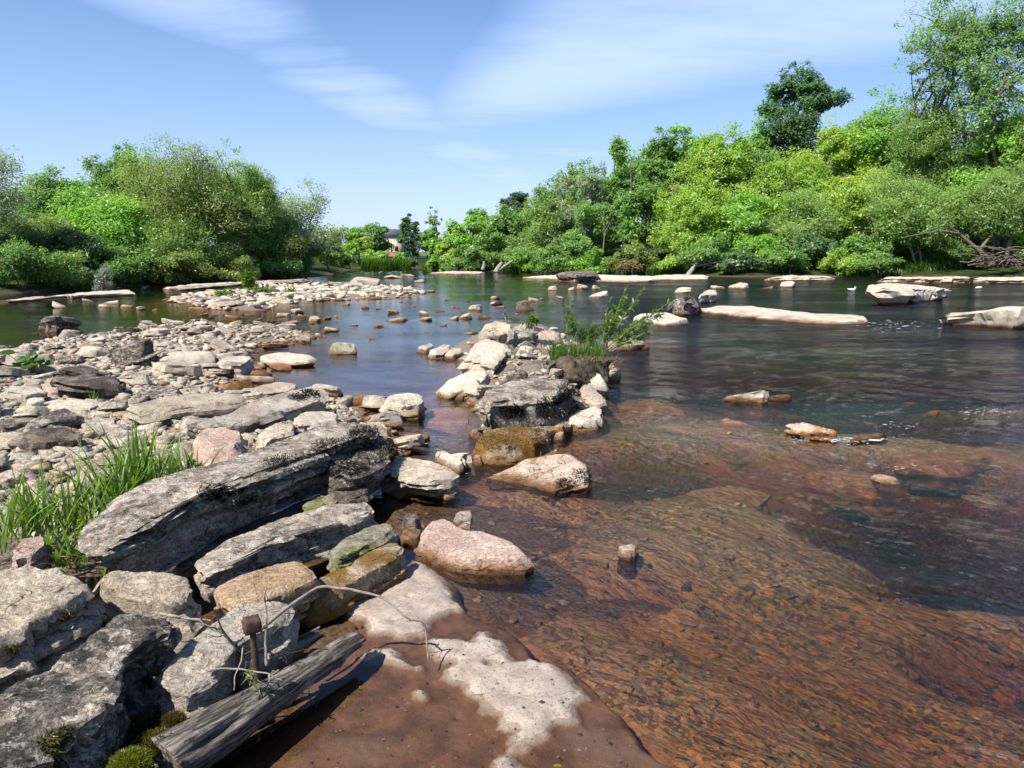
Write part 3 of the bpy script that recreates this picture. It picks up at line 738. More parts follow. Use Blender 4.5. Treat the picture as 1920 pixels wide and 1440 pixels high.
def tree(name, label, cat, px, d, top, wpx, kind, bottom=0.0, group=None, seed=1, lean=0.0, flat=1.0, bark='bark', zb=None, stems=1, trunkvis=0.0, dens=1.0):
    """crown outline: centre column px and crown width in photo pixels at distance d, top row of the crown"""
    K = KIND[kind]; rng = np.random.default_rng(seed * 7919 + 13)
    topP = at(px, top, d); x, y = topP[0], d
    gz = float(ground_z(x, y)[0]) if zb is None else zb
    H = topP[2] - gz; Wd = wpx / FPX * d
    if H < .3: H = .3
    z0 = gz + bottom * H
    ch = gz + H - z0
    R = np.array([Wd / 2, Wd / 2 * .85, ch / 2]); C = np.array([x + lean * .4, y, z0 + ch / 2])
    # sub-crowns: heaps of foliage that make the outline uneven
    area = (wpx * .533) * (ch / d * FPX * .533)
    nl = int(np.clip(8 + area / 900, 9, 30))
    lob = []
    for i in range(nl):
        th = rng.random() * 2 * np.pi; u = rng.uniform(-.75, .80)
        rr = math.sqrt(max(0, 1 - u * u)) * rng.uniform(.30, .72) * (1.1 if u < .2 else .85)
        s = rng.uniform(.28, .50) if i % 2 else rng.uniform(.20, .34)
        lob.append((C + R * np.array([math.cos(th) * rr, math.sin(th) * rr, u * (1 - s) * 1.05]), s * R * np.array([1, 1, rng.uniform(.65, 1.0) * flat]) * np.array([1, 1, min(1.0, 1.4 * R[0] / R[2])])))
    lob.append((C + np.array([rng.normal() * .15 * R[0], 0, R[2] * .60]), R * np.array([.38, .40, .40])))
    # clumps mostly in the outer part of each sub-crown
    ncl = int(np.clip(area / 24, 70, 800) * (1 - .35 * K['air']))
    li = rng.integers(0, len(lob), ncl)
    dirs = rng.normal(size=(ncl, 3)); dirs /= np.linalg.norm(dirs, axis=1)[:, None]
    rad = rng.uniform(.35, 1.0, ncl) ** .5
    LC = np.array([lob[i][0] for i in li]); LR = np.array([lob[i][1] for i in li])
    cent = LC + LR * dirs * rad[:, None]
    cent += lean * ((cent[:, 2:3] - gz) / H) * np.array([[1, 0, 0]]) * .6
    cent[:, 2] = np.maximum(cent[:, 2], gz + .12)
    leafL = max(.10, d * .0032)
    total = int(np.clip(area * 2.75 * K['dens'] * dens, 900, 36000))
    nper = max(4, total // ncl)
    sig = (K['sg'] * Wd * .9 + .12) * rng.uniform(.6, 1.35, ncl)
    outw = (cent - C) / R; outw /= np.linalg.norm(outw, axis=1)[:, None] + 1e-9
    V, F, k = cluster_leaves(cent, sig, nper, leafL, K['wr'] * 1.15, K['up'], rng, outw)
    V[:, 2] = np.maximum(V[:, 2], gz + .02)
    root = empty(name, (x, y, gz), label, cat, group)
    me = mesh_np(name + '_crown', V - np.array([x, y, gz]), F, M['leaf'])
    n = len(F)
    cl = rng.random(ncl)[k]; f = np.clip(.5 * cl + .5 * rng.random(n), 0, 1)[:, None]
    col = (1 - f) * np.array(K['c0']) + f * np.array(K['c1'])
    col *= (1 + .10 * rng.normal(size=(n, 3)))
    col *= rng.uniform(.92, 1.12) * 2.6 * np.array([1.0, 1.04, 1.30])
    set_col(me, np.repeat(np.clip(col, .004, .5), 3, 0))
    link('crown', me, root)
    # trunk, limbs and the twigs that carry the clumps
    b = Bag(); o = np.array([x, y, gz])
    r0 = .017 * H + .03
    tops = []
    for sidx in range(stems):
        sp = (sidx - (stems - 1) / 2) * Wd * .14
        base = np.array([x + sp * .5, y + rng.normal() * .1 * stems, gz - .25])
        tip = np.array([x + sp * 1.1 + rng.normal() * .05 * Wd + lean, y + rng.normal() * .03 * Wd, gz + H * (.80 if stems == 1 else .64)])
        tr = curve(base, tip, rng.normal(size=3) * np.array([.05, .05, 0]) * H, 9, rng, .012 * H)
        b.tube(tr, np.linspace(r0, r0 * .18, 9) / math.sqrt(stems), 7); tops.append(tr)
    nb = int(np.clip(ncl * (.22 + .35 * K['air']), 16, 150))
    pick = rng.choice(ncl, nb, replace=False)
    limbs = []
    for q, i in enumerate(pick):
        e = cent[i]
        if q < 14 or not limbs:
            tr = tops[rng.integers(0, len(tops))]
            hz = np.clip((e[2] - gz) * rng.uniform(.45, .8), .1 * H, .78 * H)
            s = tr[np.argmin(np.abs(tr[:, 2] - gz - hz))]; rr = r0 * .34
        else:
            allp = limbs[rng.integers(0, len(limbs))]
            best = min(limbs, key=lambda L_: np.linalg.norm(L_[3] - e)) if q < 90 else allp
            s = best[3]; rr = r0 * .14
            if np.linalg.norm(s - e) > Wd * .45: continue
        Lb = curve(s, e, np.array([0, 0, .12 * np.linalg.norm(e - s)]), 6, rng, .018 * np.linalg.norm(e - s))
        limbs.append(Lb) if q < 40 else None
        b.tube(Lb, np.linspace(rr, max(.006, d * .00022), 6), 4, caps=False)
    link('trunk', b.mesh(name + '_trunk', M[bark], o), root)
    return root

WB, RB, FB = 'trees of the willow bank', 'trees of the steep wooded bank', 'trees round the far bend'
T = 'tree'; S = 'shrub'
TREES = [
 # willow bank
 ('willow_tree', 'thin grey-green willow with bare twigs at the edge of the photo', T, -50, 38, 258, 250, 'sparse', .25, WB, {'bark': 'palebark'}),
 ('tree', 'mid green rounded tree between the bare-twigged willow and the big dome', T, 110, 52, 312, 210, 'mid', .05, WB, {}),
 ('tree', 'darker tree with twiggy top rising just behind the big domed willow', T, 212, 55, 268, 150, 'mid', .05, WB, {}),
 ('willow_tree', 'biggest olive-green domed willow, tallest crown of its bank', T, 335, 48, 250, 300, 'olive', .04, WB, {'stems': 3}),
 ('willow_tree', 'airy olive willow with visible branches beside the big dome', T, 440, 51, 254, 175, 'willow', .08, WB, {'stems': 2}),
 ('willow_tree', 'pale grey-green willow leaning out over the river bend', T, 545, 55, 330, 165, 'pale', .12, WB, {'bark': 'palebark', 'lean': .8, 'stems': 2}),
 ('maple_tree', 'bright light-green young tree in front of the domed willow', T, 195, 45, 352, 230, 'bright', .0, WB, {}),
 ('willow_shrub', 'yellowish-olive shrub beneath the thin bare-twigged willow', S, 45, 42, 385, 230, 'olive', .0, WB, {}),
 ('willow_shrub', 'wide mid-green willow shrub under the middle of the big dome', S, 300, 45, 405, 230, 'willow', .0, WB, {'stems': 3}),
 ('willow_shrub', 'olive shrub with its foot by the river below the airy willow', S, 405, 47.5, 430, 150, 'olive', .0, WB, {'stems': 3}),
 ('willow_tree', 'dark olive willow filling the gap before the leaning pale willow', T, 490, 53, 375, 190, 'olive', .0, WB, {'stems': 2}),
 ('willow_shrub', 'dark rounded shrub overhanging the water at the bend', S, 572, 55, 425, 120, 'mid', .0, WB, {}),
 ('shrub', 'dark reedy shrub at the very edge beside the still water', S, 20, 39, 435, 190, 'dark', .0, WB, {'stems': 3}),
 ('shrub', 'dark green shrub next to the silvery dead-leaved bush', S, 125, 40.5, 425, 170, 'dark', .0, WB, {'stems': 3}),
 ('shrub', 'low dark shrub behind the silvery dead-leaved bush', S, 225, 43, 445, 150, 'mid', .0, WB, {}),
 ('silver_shrub', 'small silvery pale-leaved bush leaning over the shore', S, 192, 34.6, 492, 50, 'silver', .1, None, {}),
 ('shrub', 'small bright green round bush on the pale rock shore', S, 250, 42.6, 517, 34, 'bright', .0, None, {}),
 ('shrub', 'bright green low bush between round bush and willow stems', S, 318, 44, 508, 70, 'bright', .0, None, {}),
 # round the bend
 ('tree', 'yellow-green rounded tree beyond the bend, next to the willow bank', T, 640, 100, 418, 90, 'lime', .0, FB, {}),
 ('tree', 'full green tree with a bare forked trunk in front of the house', T, 702, 112, 415, 95, 'mid', .16, FB, {}),
 ('shrub', 'bright green bush at the water under the yellow-green tree', S, 655, 88, 458, 90, 'bright', .0, FB, {}),
 ('shrub', 'dark olive shrub at the end of the willow bank', S, 615, 72, 445, 80, 'olive', .0, FB, {}),
 ('tree', 'tall open-topped dark tree standing beside the house roof', T, 764, 122, 396, 58, 'dark', .05, FB, {}),
 ('tree', 'slim tall tree with an ivy-dark trunk beyond the bend', T, 815, 122, 386, 56, 'ash', .15, FB, {'trunkvis': 1}),
 ('tree', 'thin light tree just behind the ivy-trunked tree', T, 838, 126, 412, 40, 'pale', .1, FB, {}),
 ('spruce_tree', 'low spreading dark evergreen hiding half of the house', T, 772, 104, 436, 52, 'pine', .0, FB, {}),
 ('shrub', 'dark rounded shrub by the water below the evergreen', S, 768, 90, 480, 34, 'dark', .0, FB, {}),
 # steep wooded bank, far to near
 ('tree', 'first bright green tree of the wooded bank by the bend', T, 852, 88, 412, 100, 'bright', .0, RB, {}),
 ('tree', 'bright green tree below the dark pine, second from the bend', T, 905, 84, 388, 120, 'bright', .0, RB, {}),
 ('pine_tree', 'dark round-topped pine showing above the wooded bank', T, 966, 94, 346, 76, 'pine', .25, RB, {}),
 ('tree', 'soft green tree in front of the dark pine', T, 950, 79, 385, 130, 'mid', .0, RB, {}),
 ('willow_tree', 'pale thin-leaved tree between dark pine and twiggy poplar', T, 1015, 77, 350, 120, 'willow', .0, RB, {}),
 ('poplar_tree', 'thin twiggy poplar with white stem above the wooded bank', T, 1057, 79, 308, 90, 'sparse', .2, RB, {'bark': 'palebark'}),
 ('poplar_tree', 'second twiggy tree with upright bare top on the bank', T, 1116, 76, 280, 84, 'pale', .15, RB, {'bark': 'palebark'}),
 ('tree', 'green tree with bushy top beside the upright bare-topped tree', T, 1160, 79, 256, 100, 'mid', .05, RB, {}),
 ('tree', 'tall mid-green tree with dark round head in mid bank', T, 1228, 80, 233, 130, 'mid', .05, RB, {}),
 ('tree', 'fresh green tree with a broad crown on the skyline', T, 1312, 80, 220, 130, 'bright', .05, RB, {}),
 ('tree', 'yellow-green broad tree reaching the skyline left of the sycamore', T, 1368, 71, 228, 170, 'lime', .0, RB, {}),
 ('sycamore_tree', 'tall dark sycamore with layered crown standing above the others', T, 1497, 88, 117, 175, 'syc', .52, RB, {'flat': .6}),
 ('tree', 'dark tree mass under the tall sycamore crown', T, 1490, 84, 195, 200, 'dark', .1, RB, {}),
 ('tree', 'yellow-green tree below the sycamore', T, 1480, 69, 262, 160, 'lime', .0, RB, {}),
 ('tree', 'leafy bright tree right of the sycamore', T, 1570, 72, 205, 170, 'lime', .0, RB, {}),
 ('tree', 'bright green tree stepping up towards the tall ash', T, 1655, 72, 158, 170, 'bright', .0, RB, {}),
 ('ash_tree', 'tallest thin-leaved ash with open branches against the sky', T, 1795, 66, -60, 290, 'ash', .22, RB, {'bark': 'midbark', 'stems': 4}),
 ('ash_tree', 'open branching ash at the edge of the photo, dark limbs', T, 1925, 63, -60, 230, 'ash', .2, RB, {'bark': 'midbark', 'stems': 3}),
 ('tree', 'green tree under the tall thin-leaved ash', T, 1745, 66, 165, 200, 'willow', .0, RB, {}),
 ('tree', 'leafy green tree below the edge ash', T, 1880, 64, 205, 200, 'bright', .0, RB, {}),
 ('tree', 'shadowy green tree in the middle of the bank below the poplars', T, 1110, 72, 372, 150, 'mid', .0, RB, {'bark': 'palebark', 'stems': 2}),
 ('willow_tree', 'rounded willow over the pale shore ledges', T, 985, 73, 425, 120, 'willow', .0, RB, {'stems': 2}),
 ('willow_tree', 'dull green willow by the split white stump', T, 905, 76, 432, 110, 'mid', .0, RB, {'stems': 2}),
 ('tree', 'slender pale-stemmed tree in front of the skyline trees', T, 1200, 70, 330, 140, 'mid', .08, RB, {'bark': 'palebark', 'stems': 2}),
 ('willow_tree', 'yellow-green willow mass with a dark foot at mid bank', T, 1300, 66, 330, 190, 'lime', .0, RB, {'stems': 3}),
 ('willow_tree', 'grass-green willow hanging over the fallen white branch', T, 1400, 65, 365, 180, 'bright', .0, RB, {'stems': 2}),
 ('willow_tree', 'grey-green willow with bare grey twigs in its skirts', T, 1515, 64, 350, 180, 'willow', .0, RB, {'stems': 3}),
 ('willow_tree', 'broad green willow between the grey-twigged and the leaning willows', T, 1610, 65, 310, 180, 'lime', .0, RB, {'stems': 2}),
 ('willow_tree', 'olive leaning willow whose trunk slants over the driftwood', T, 1740, 60, 310, 220, 'willow', .12, RB, {'bark': 'palebark', 'lean': -1.0, 'stems': 2}),
 ('willow_tree', 'airy willow with pale stems above the driftwood pile', T, 1880, 59, 300, 210, 'willow', .12, RB, {'bark': 'palebark', 'stems': 3}),
 ('shrub', 'bright shrub at the end of the pale shore shelf', S, 1110, 66, 466, 90, 'bright', .0, RB, {}),
 ('shrub', 'brown-tinged shrub beside the rust-coloured drift on the shelf', S, 1190, 65, 450, 100, 'olive', .0, RB, {}),
 ('shrub', 'dark shrub leaning over the fallen white branch', S, 1325, 61, 440, 110, 'mid', .0, RB, {}),
 ('shrub', 'dense low shrub at the water under the grass-green willow', S, 1425, 60.5, 435, 130, 'bright', .0, RB, {}),
 ('shrub', 'dark low shrub with bare stems near the thin shore ledge', S, 1530, 60, 440, 110, 'dark', .0, RB, {'stems': 3}),
 ('shrub', 'shaded green shrub beneath the broad willow', S, 1620, 59.5, 435, 120, 'mid', .0, RB, {}),
 ('shrub', 'shaded dark shrub behind the bright shore grass', S, 1720, 61, 430, 130, 'dark', .0, RB, {}),
 ('shrub', 'low dull shrub at the foot of the bank by the pale ledges', S, 1040, 68, 462, 90, 'mid', .0, RB, {}),
 ('shrub', 'low green shrub next to the split white stump', S, 975, 71, 475, 70, 'bright', .0, RB, {}),
 ('shrub', 'rounded low shrub on the shore near the bend', S, 860, 75, 462, 70, 'mid', .0, RB, {}),
 ('shrub', 'low bright bush at the first corner of the wooded bank', S, 815, 77, 478, 44, 'bright', .0, RB, {}),
]
TREES += [
 ('shrub', 'bright green bushes mass at the water beyond the bend, by the house bank', S, 690, 92, 466, 60, 'lime', .0, FB, {}),
 ('shrub', 'green bush under the forked-trunk tree beyond the bend', S, 715, 100, 470, 46, 'bright', .0, FB, {}),
 ('tree', 'full green tree right of the slim ivy-trunked one', T, 822, 104, 432, 62, 'bright', .0, FB, {}),
 ('shrub', 'bright bush at the corner where the wooded bank begins', S, 835, 86, 452, 70, 'lime', .0, FB, {}),
 ('tree', 'full olive-green tree just past the willow bank end', T, 622, 84, 428, 80, 'lime', .0, FB, {}),
 ('tree', 'broad distant tree mass left of the slate roof', T, 690, 150, 420, 120, 'mid', .0, FB, {}),

 ('tree', 'rounded tree filling the skyline between the two twiggy poplars', T, 1090, 86, 292, 130, 'mid', .0, RB, {'dens': .8}),
 ('tree', 'broad tree behind the tall mid-green round head', T, 1190, 86, 255, 150, 'bright', .0, RB, {'dens': .8}),
 ('tree', 'skyline tree behind the soft green trees near the pine', T, 1035, 88, 330, 130, 'mid', .0, RB, {'dens': .8}),
 ('tree', 'skyline tree just before the sycamore', T, 1420, 84, 222, 130, 'bright', .0, RB, {'dens': .8}),
 ('willow_tree', 'soft olive willow flank on the near side of the big dome', T, 265, 50, 272, 190, 'willow', .0, WB, {}),
 ('willow_tree', 'soft olive willow flank between dome and leaning pale willow', T, 480, 56, 300, 150, 'willow', .0, WB, {}),

 ('tree', 'deep green tree behind the mid-bank poplars, mostly hidden', T, 1090, 84, 345, 170, 'mid', .0, RB, {}),
 ('tree', 'hidden green tree filling the gap below the twiggy bank tops', T, 1180, 83, 300, 170, 'mid', .0, RB, {}),
 ('tree', 'broad green tree behind the yellow-green mid-bank willow', T, 1270, 82, 268, 190, 'mid', .0, RB, {}),
 ('tree', 'deep green tree behind the grass-green willow', T, 1420, 80, 265, 190, 'mid', .0, RB, {}),
 ('tree', 'dense green tree between the sycamore and the tall ash', T, 1610, 80, 232, 200, 'mid', .0, RB, {}),
 ('tree', 'dense green tree behind the foot of the tall ash', T, 1740, 76, 225, 220, 'bright', .0, RB, {}),
 ('tree', 'dense green tree behind the edge ash', T, 1900, 74, 190, 240, 'mid', .0, RB, {}),
 ('tree', 'green tree deep in the wooded bank beyond the white stump', T, 1000, 84, 390, 170, 'mid', .0, RB, {}),
 ('tree', 'full green tree behind the bright young maple', T, 180, 60, 330, 240, 'mid', .0, WB, {}),
 ('tree', 'full olive tree behind the biggest domed willow', T, 400, 62, 300, 260, 'olive', .0, WB, {}),
 ('tree', 'dim green tree behind the bare-twigged willow', T, 20, 56, 345, 220, 'mid', .0, WB, {}),
 ('tree', 'dim green tree behind the leaning pale willow', T, 530, 66, 372, 170, 'olive', .0, WB, {}),
 ('shrub', 'wide dark shrub at the still water on the picture edge', S, 30, 35.5, 452, 170, 'mid', .0, WB, {'stems': 3, 'dens': .8}),
 ('shrub', 'long low green shrub behind the pale rock shore', S, 135, 37.5, 468, 140, 'willow', .0, WB, {'stems': 3}),
 ('shrub', 'low shaded shrub between silvery bush and round bush', S, 225, 40, 482, 110, 'mid', .0, WB, {'stems': 2}),
 ('shrub', 'dense olive shrub at the shore below the dome', S, 340, 43.5, 468, 140, 'olive', .0, WB, {'stems': 2}),
 ('shrub', 'low olive shrub at the shore near the island sapling', S, 440, 46, 478, 110, 'olive', .0, WB, {'stems': 2}),
 ('shrub', 'low dark shrub between sapling and river bend', S, 520, 51, 470, 110, 'mid', .0, WB, {'stems': 2}),
 ('shrub', 'low overhanging shrub right above the thin shore ledge', S, 1480, 57.8, 470, 110, 'mid', .0, RB, {'stems': 2}),
 ('shrub', 'low overhanging shrub above the dark end of the thin ledge', S, 1575, 57.5, 468, 100, 'lime', .0, RB, {'stems': 2}),
 ('shrub', 'low shrub dipping to the water behind the big wedge slab', S, 1655, 57.0, 472, 90, 'mid', .0, RB, {'stems': 2}),
 ('shrub', 'green shrub between shore grass and driftwood pile', S, 1810, 58.5, 440, 90, 'willow', .0, RB, {'stems': 2}),
 ('shrub', 'low green shrub beyond the driftwood pile on the edge', S, 1925, 58, 440, 100, 'bright', .0, RB, {'stems': 2}),
 ('shrub', 'shaded shrub trailing on the water by the fallen branch', S, 1380, 58.5, 470, 100, 'dark', .0, RB, {'stems': 2}),
 ('shrub', 'light green weeds mass above the low cream ledge', S, 1255, 63.5, 478, 80, 'lime', .0, RB, {'stems': 2}),
 ('tree', 'rounded green tree left of the house, set back', T, 672, 118, 428, 80, 'bright', .0, FB, {}),
 ('shrub', 'green bush between house porch and evergreen', S, 750, 118, 474, 26, 'bright', .0, FB, {}),
 ('tree', 'distant hazy green tree behind the slate roof', T, 725, 165, 424, 90, 'mid', .0, FB, {}),
 ('tree', 'distant green tree closing the gap beside the ivy-trunked tree', T, 800, 150, 430, 80, 'mid', .0, FB, {}),
]
for i, (nm, lb, ct, px, d, top, w, kd, bt, gr, kw) in enumerate(TREES):
    kw = dict(kw)
    if any(q in lb for q in ('behind the', 'hidden')) and d > 55: kw.setdefault('dens', .6)
    tree(nm, lb, ct, px, d, top, w, kd, bt, gr, seed=i + 3, **kw)

# ------------------------------------------------------------------ rocks
def box_lattice(nx, ny, nz):
    """surface of a box as a welded quad lattice; returns integer coords and faces"""
    pts, faces, base = [], [], 0
    def face(u, v, f):
        nonlocal base
        U, Vv = np.meshgrid(np.arange(u + 1), np.arange(v + 1))
        pts.append(f(U.ravel(), Vv.ravel())); q = grid_faces(u + 1, v + 1)
        faces.append(q + base); base += (u + 1) * (v + 1)
    st = lambda *a: np.stack(np.broadcast_arrays(*a), 1)
    face(nx, ny, lambda u, v: st(u, v, nz)); face(ny, nx, lambda u, v: st(v, u, 0))
    face(ny, nz, lambda u, v: st(nx, u, v)); face(nz, ny, lambda u, v: st(0, v, u))
    face(nz, nx, lambda u, v: st(v, ny, u)); face(nx, nz, lambda u, v: st(u, 0, v))
    Pn = np.concatenate(pts); Fq = np.concatenate(faces)
    key = (Pn[:, 0] * (ny + 1) + Pn[:, 1]) * (nz + 1) + Pn[:, 2]
    _, first, inv = np.unique(key, return_index=True, return_inverse=True)
    return Pn[first], inv[Fq]

def rock_body(XY, zfun, thick, cell, seed, edge=.08, amp=.85, strata=1.0, under=.08, cuts=7, rough=1.0, lowcut=.66):
    """a block with the given plan outline (world XY), top surface zfun(x,y), broken and weathered sides"""
    rng = np.random.default_rng(seed)
    XY = np.asarray(XY, float)
    dense = np.concatenate([XY[i] + (XY[(i + 1) % len(XY)] - XY[i]) * np.linspace(0, 1, 16, endpoint=False)[:, None] for i in range(len(XY))])
    c = dense.mean(0)
    ev, E = np.linalg.eigh(np.cov((dense - c).T))
    E = E[:, ::-1]
    if np.linalg.det(E) < 0: E[:, 1] *= -1
    Q = (dense - c) @ E
    mid = (Q.max(0) + Q.min(0)) / 2; Q = Q - mid; c = c + E @ mid
    sp, sq = Q[:, 0].max(), Q[:, 1].max()
    th = np.arctan2(Q[:, 1] / sq, Q[:, 0] / sp); rr = np.hypot(Q[:, 1] / sq, Q[:, 0] / sp)
    o = np.argsort(th); th, rr = th[o], rr[o]
    tb = np.concatenate([th - 2 * np.pi, th, th + 2 * np.pi]); rb = np.concatenate([rr, rr, rr])
    nx = int(np.clip(2 * sp / cell, 8, 260)); ny = int(np.clip(2 * sq / cell, 6, 160)); nz = int(np.clip(thick / cell, 4, 60))
    I, F = box_lattice(nx, ny, nz)
    a = I[:, 0] / nx * 2 - 1; b = I[:, 1] / ny * 2 - 1; cc = I[:, 2] / nz * 2 - 1
    x = a * np.sqrt(1 - b * b / 2); y = b * np.sqrt(1 - a * a / 2)
    r = np.hypot(x, y); t = np.arctan2(y, x)
    Rt = np.interp(t, tb, rb)
    prof = 1 - under * np.clip((1 - cc) / 2, 0, 1) ** 1.5 - .05 * sstep(.6, 1, cc)
    q = np.stack([r * Rt * np.cos(t) * sp * prof, r * Rt * np.sin(t) * sq * prof], 1)
    xy = c + q @ E.T
    zt = zfun(xy[:, 0], xy[:, 1])
    z = zt - thick * (1 - cc) / 2 - edge * thick * sstep(.80, 1.0, r) ** 2 * sstep(-.2, 1, cc)
    V = np.stack([xy[:, 0], xy[:, 1], z], 1)
    S = min(sq * 2, thick * 2.2)                         # typical size
    N = vnormals(V, F)
    side = np.clip(1.25 * (1 - np.abs(N[:, 2])), 0, 1)
    P = V + seed * 3.17
    V = V + N * (fbm(P / (S * 1.1), 3, seed)[:, None] * .10 * S * amp)
    H2 = np.array([1, 1, .15])
    V = V + (N * H2) * (fbm(P / (S * .5), 3, seed + 2) * .10 * S * amp * side)[:, None]
    # bedding planes: ledges and notches on the sides
    w = fbm(P / (S * 1.6), 2, seed + 5) * .14 * S
    zl = (V[:, 2] - zfun(V[:, 0], V[:, 1]) + w)
    lay = perlin(np.stack([zl / (thick * .15), np.full(len(V), seed * 1.3), P[:, 0] / S * .25], 1), seed + 9)
    V = V + (N * H2) * (sstep(-.12, .18, lay)[:, None] - .5) * .11 * S * strata * side[:, None]
    # blocks broken away along joints
    wq = fbm(P / (S * .7), 2, seed + 6) * .22
    qa = ((V[:, :2] - c) @ E)
    ci = np.floor(np.stack([qa[:, 0] / (S * .75) + wq + seed, qa[:, 1] / (S * .62) - wq + seed, zl / (thick * .36)], 1)).astype(np.int64)
    hv = _hash(ci[:, 0], ci[:, 1], ci[:, 2], seed) / 255.0
    V = V - (N * H2) * (sstep(.55, .6, hv) * hv * .13 * S * strata * side)[:, None]
    for k in range(cuts):                                # broken corners
        n = rng.normal(size=3); n[2] = abs(n[2]) * (.75 if k % 3 == 0 else .25) + .05; n /= np.linalg.norm(n)
        ctr = np.array([c[0], c[1], zfun(np.array([c[0]]), np.array([c[1]]))[0] - thick * .5])
        pr = (V - ctr) @ n; dmax = pr.max(); cut = dmax * rng.uniform(lowcut, .92)
        V = V - n * (np.clip(pr - cut, 0, None) * .96)[:, None]
    N = vnormals(V, F)
    rid = fbm(P / (S * .30), 5, seed + 21, .6, ridge=True)
    fin = fbm(P / .035, 3, seed + 33, .6)
    V = V + N * ((rid - .3) * .042 * S * amp * rough + fin * .006 * min(1, S / .25))[:, None]
    return V, F

def rock_mesh(name, V, F, mat):
    me = mesh_np(name, V, F, mat)
    me.set_sharp_from_angle(angle=math.radians(38)); return me
HEROES = []   # (x, y, radius)
def hero(name, label, pts, thick, mat, cat='rock', cell=None, seed=None, group=None, **kw):
    """a rock given by the outline of its upper face in the photo, each corner with its own height"""
    seed = seed or (sum(ord(q) * (i_ + 3) for i_, q in enumerate(label)) % 997 + 5)
    kw.setdefault('lowcut', .84); kw.setdefault('cuts', 5)
    W = np.array([[*G(px, py, z), z] for px, py, z in pts])
    c = W[:, :2].mean(0)
    A = np.c_[np.ones(len(W)), W[:, 0] - c[0], W[:, 1] - c[1]]
    reg = np.diag([0, .02, .02])
    k = np.linalg.solve(A.T @ A + reg, A.T @ W[:, 2])
    zf = lambda x, y: k[0] + k[1] * (x - c[0]) + k[2] * (y - c[1])
    d = np.linalg.norm(c)
    V, F = rock_body(W[:, :2], zf, thick, cell or max(.012, d * .0036), seed, **kw)
    org = np.array([c[0], c[1], V[:, 2].min()])
    o = link(name, rock_mesh(name, V - org, F, M[mat]), None, org, label, cat, group)
    HEROES.append((c[0], c[1], np.sqrt(np.ptp(W[:, 0]) * np.ptp(W[:, 1])) / 2 * .9))
    return o
def zz(z, L): return [(x, y, z) for x, y in L]

# -- the slabs and boulders by the camera
slabA = hero('rock_slab', 'longest tilted grey slab with black moss patches, running beside the grass', [(152, 992, .46), (168, 955, .46), (213, 924, .46), (300, 893, .46), (400, 868, .46), (517, 822, .46), (600, 796, .45), (660, 782, .45), (712, 786, .44), (722, 806, .43), (650, 832, .43), (560, 862, .43), (493, 888, .43), (400, 920, .43), (330, 955, .43), (250, 996, .43), (188, 1026, .43)], .30, 'slab', strata=1.2, under=.16, amp=.4, edge=.12, cuts=0, rough=1.5)
hero('rock_slab', 'mossy block end under the tip of the longest slab', [(590, 868, .33), (640, 842, .33), (700, 815, .33), (735, 812, .32), (744, 838, .31), (715, 866, .31), (660, 890, .31), (612, 896, .31)], .20, 'lich', amp=1.1)
hero('rock', 'dark shaded rock lying in the gap under the longest slab', [(290, 1050, .13), (420, 990, .14), (560, 940, .14), (660, 900, .14), (690, 925, .10), (560, 975, .10), (440, 1020, .10), (330, 1065, .10)], .22, 'dark', amp=1.0)  # added filler rock; its dark colour stands in for shade in this gap
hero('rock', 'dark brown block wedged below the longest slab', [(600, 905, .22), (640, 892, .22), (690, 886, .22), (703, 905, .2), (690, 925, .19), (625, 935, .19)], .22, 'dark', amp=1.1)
hero('rock', 'small pale greenish block wedged between two long slabs', [(560, 945, .18), (590, 930, .18), (632, 922, .18), (640, 940, .17), (600, 960, .17), (568, 972, .16)], .14, 'moss', amp=1.0)
hero('rock_slab', 'second long narrow grey slab, below the longest one', [(362, 1050, .27), (420, 1010, .27), (500, 977, .27), (570, 955, .27), (640, 938, .27), (692, 935, .26), (708, 955, .25), (650, 978, .25), (560, 1003, .25), (480, 1032, .25), (420, 1065, .25), (378, 1082, .25)], .17, 'slab', strata=1.0, amp=.4, cuts=0, rough=1.5)
hero('rock_slab', 'short greenish slab below the second long slab', [(605, 1035, .19), (650, 1004, .19), (700, 980, .19), (737, 972, .18), (742, 992, .17), (712, 1014, .17), (660, 1040, .17), (620, 1056, .17)], .14, 'moss', strata=1.2, amp=.8)
hero('rock_slab', 'brown long rock with greenish crest bordering the flat bedrock', [(540, 1112, .17), (598, 1074, .17), (650, 1056, .17), (705, 1022, .17), (745, 1003, .17), (764, 1022, .15), (752, 1046, .14), (700, 1076, .13), (640, 1112, .12), (575, 1140, .12)], .22, 'brownmoss', strata=1.2, amp=.8, under=.05, cuts=3, rough=1.4)
hero('rock_slab', 'flat ochre slab between the second slab and the rusty spike', [(397, 1098, .26), (440, 1078, .26), (500, 1060, .26), (563, 1048, .26), (585, 1066, .26), (590, 1080, .25), (545, 1106, .24), (500, 1126, .24), (440, 1140, .24), (412, 1128, .24)], .18, 'ochre', amp=.4, strata=.8, cuts=4)
hero('rock', 'whitish lichen-crusted boulder behind the rusty spike', [(283, 1270, .26), (333, 1215, .28), (400, 1160, .30), (440, 1130, .31), (480, 1108, .31), (533, 1118, .30), (550, 1135, .28), (540, 1168, .26), (490, 1195, .25), (445, 1222, .25), (417, 1258, .24), (350, 1300, .24), (300, 1295, .24)], .28, 'grey', amp=.8, cuts=2, rough=1.5)
hero('boulder', 'pale pinkish boulder cut off by the picture edge above the cracked boulders', [(-60, 1085, .46), (-20, 1065, .46), (60, 1058, .46), (117, 1062, .45), (172, 1080, .44), (188, 1105, .43), (150, 1132, .42), (100, 1160, .41), (40, 1185, .40), (-20, 1215, .39), (-90, 1220, .38)], .40, 'pale2', amp=.8, edge=.2, cuts=2, rough=1.6)
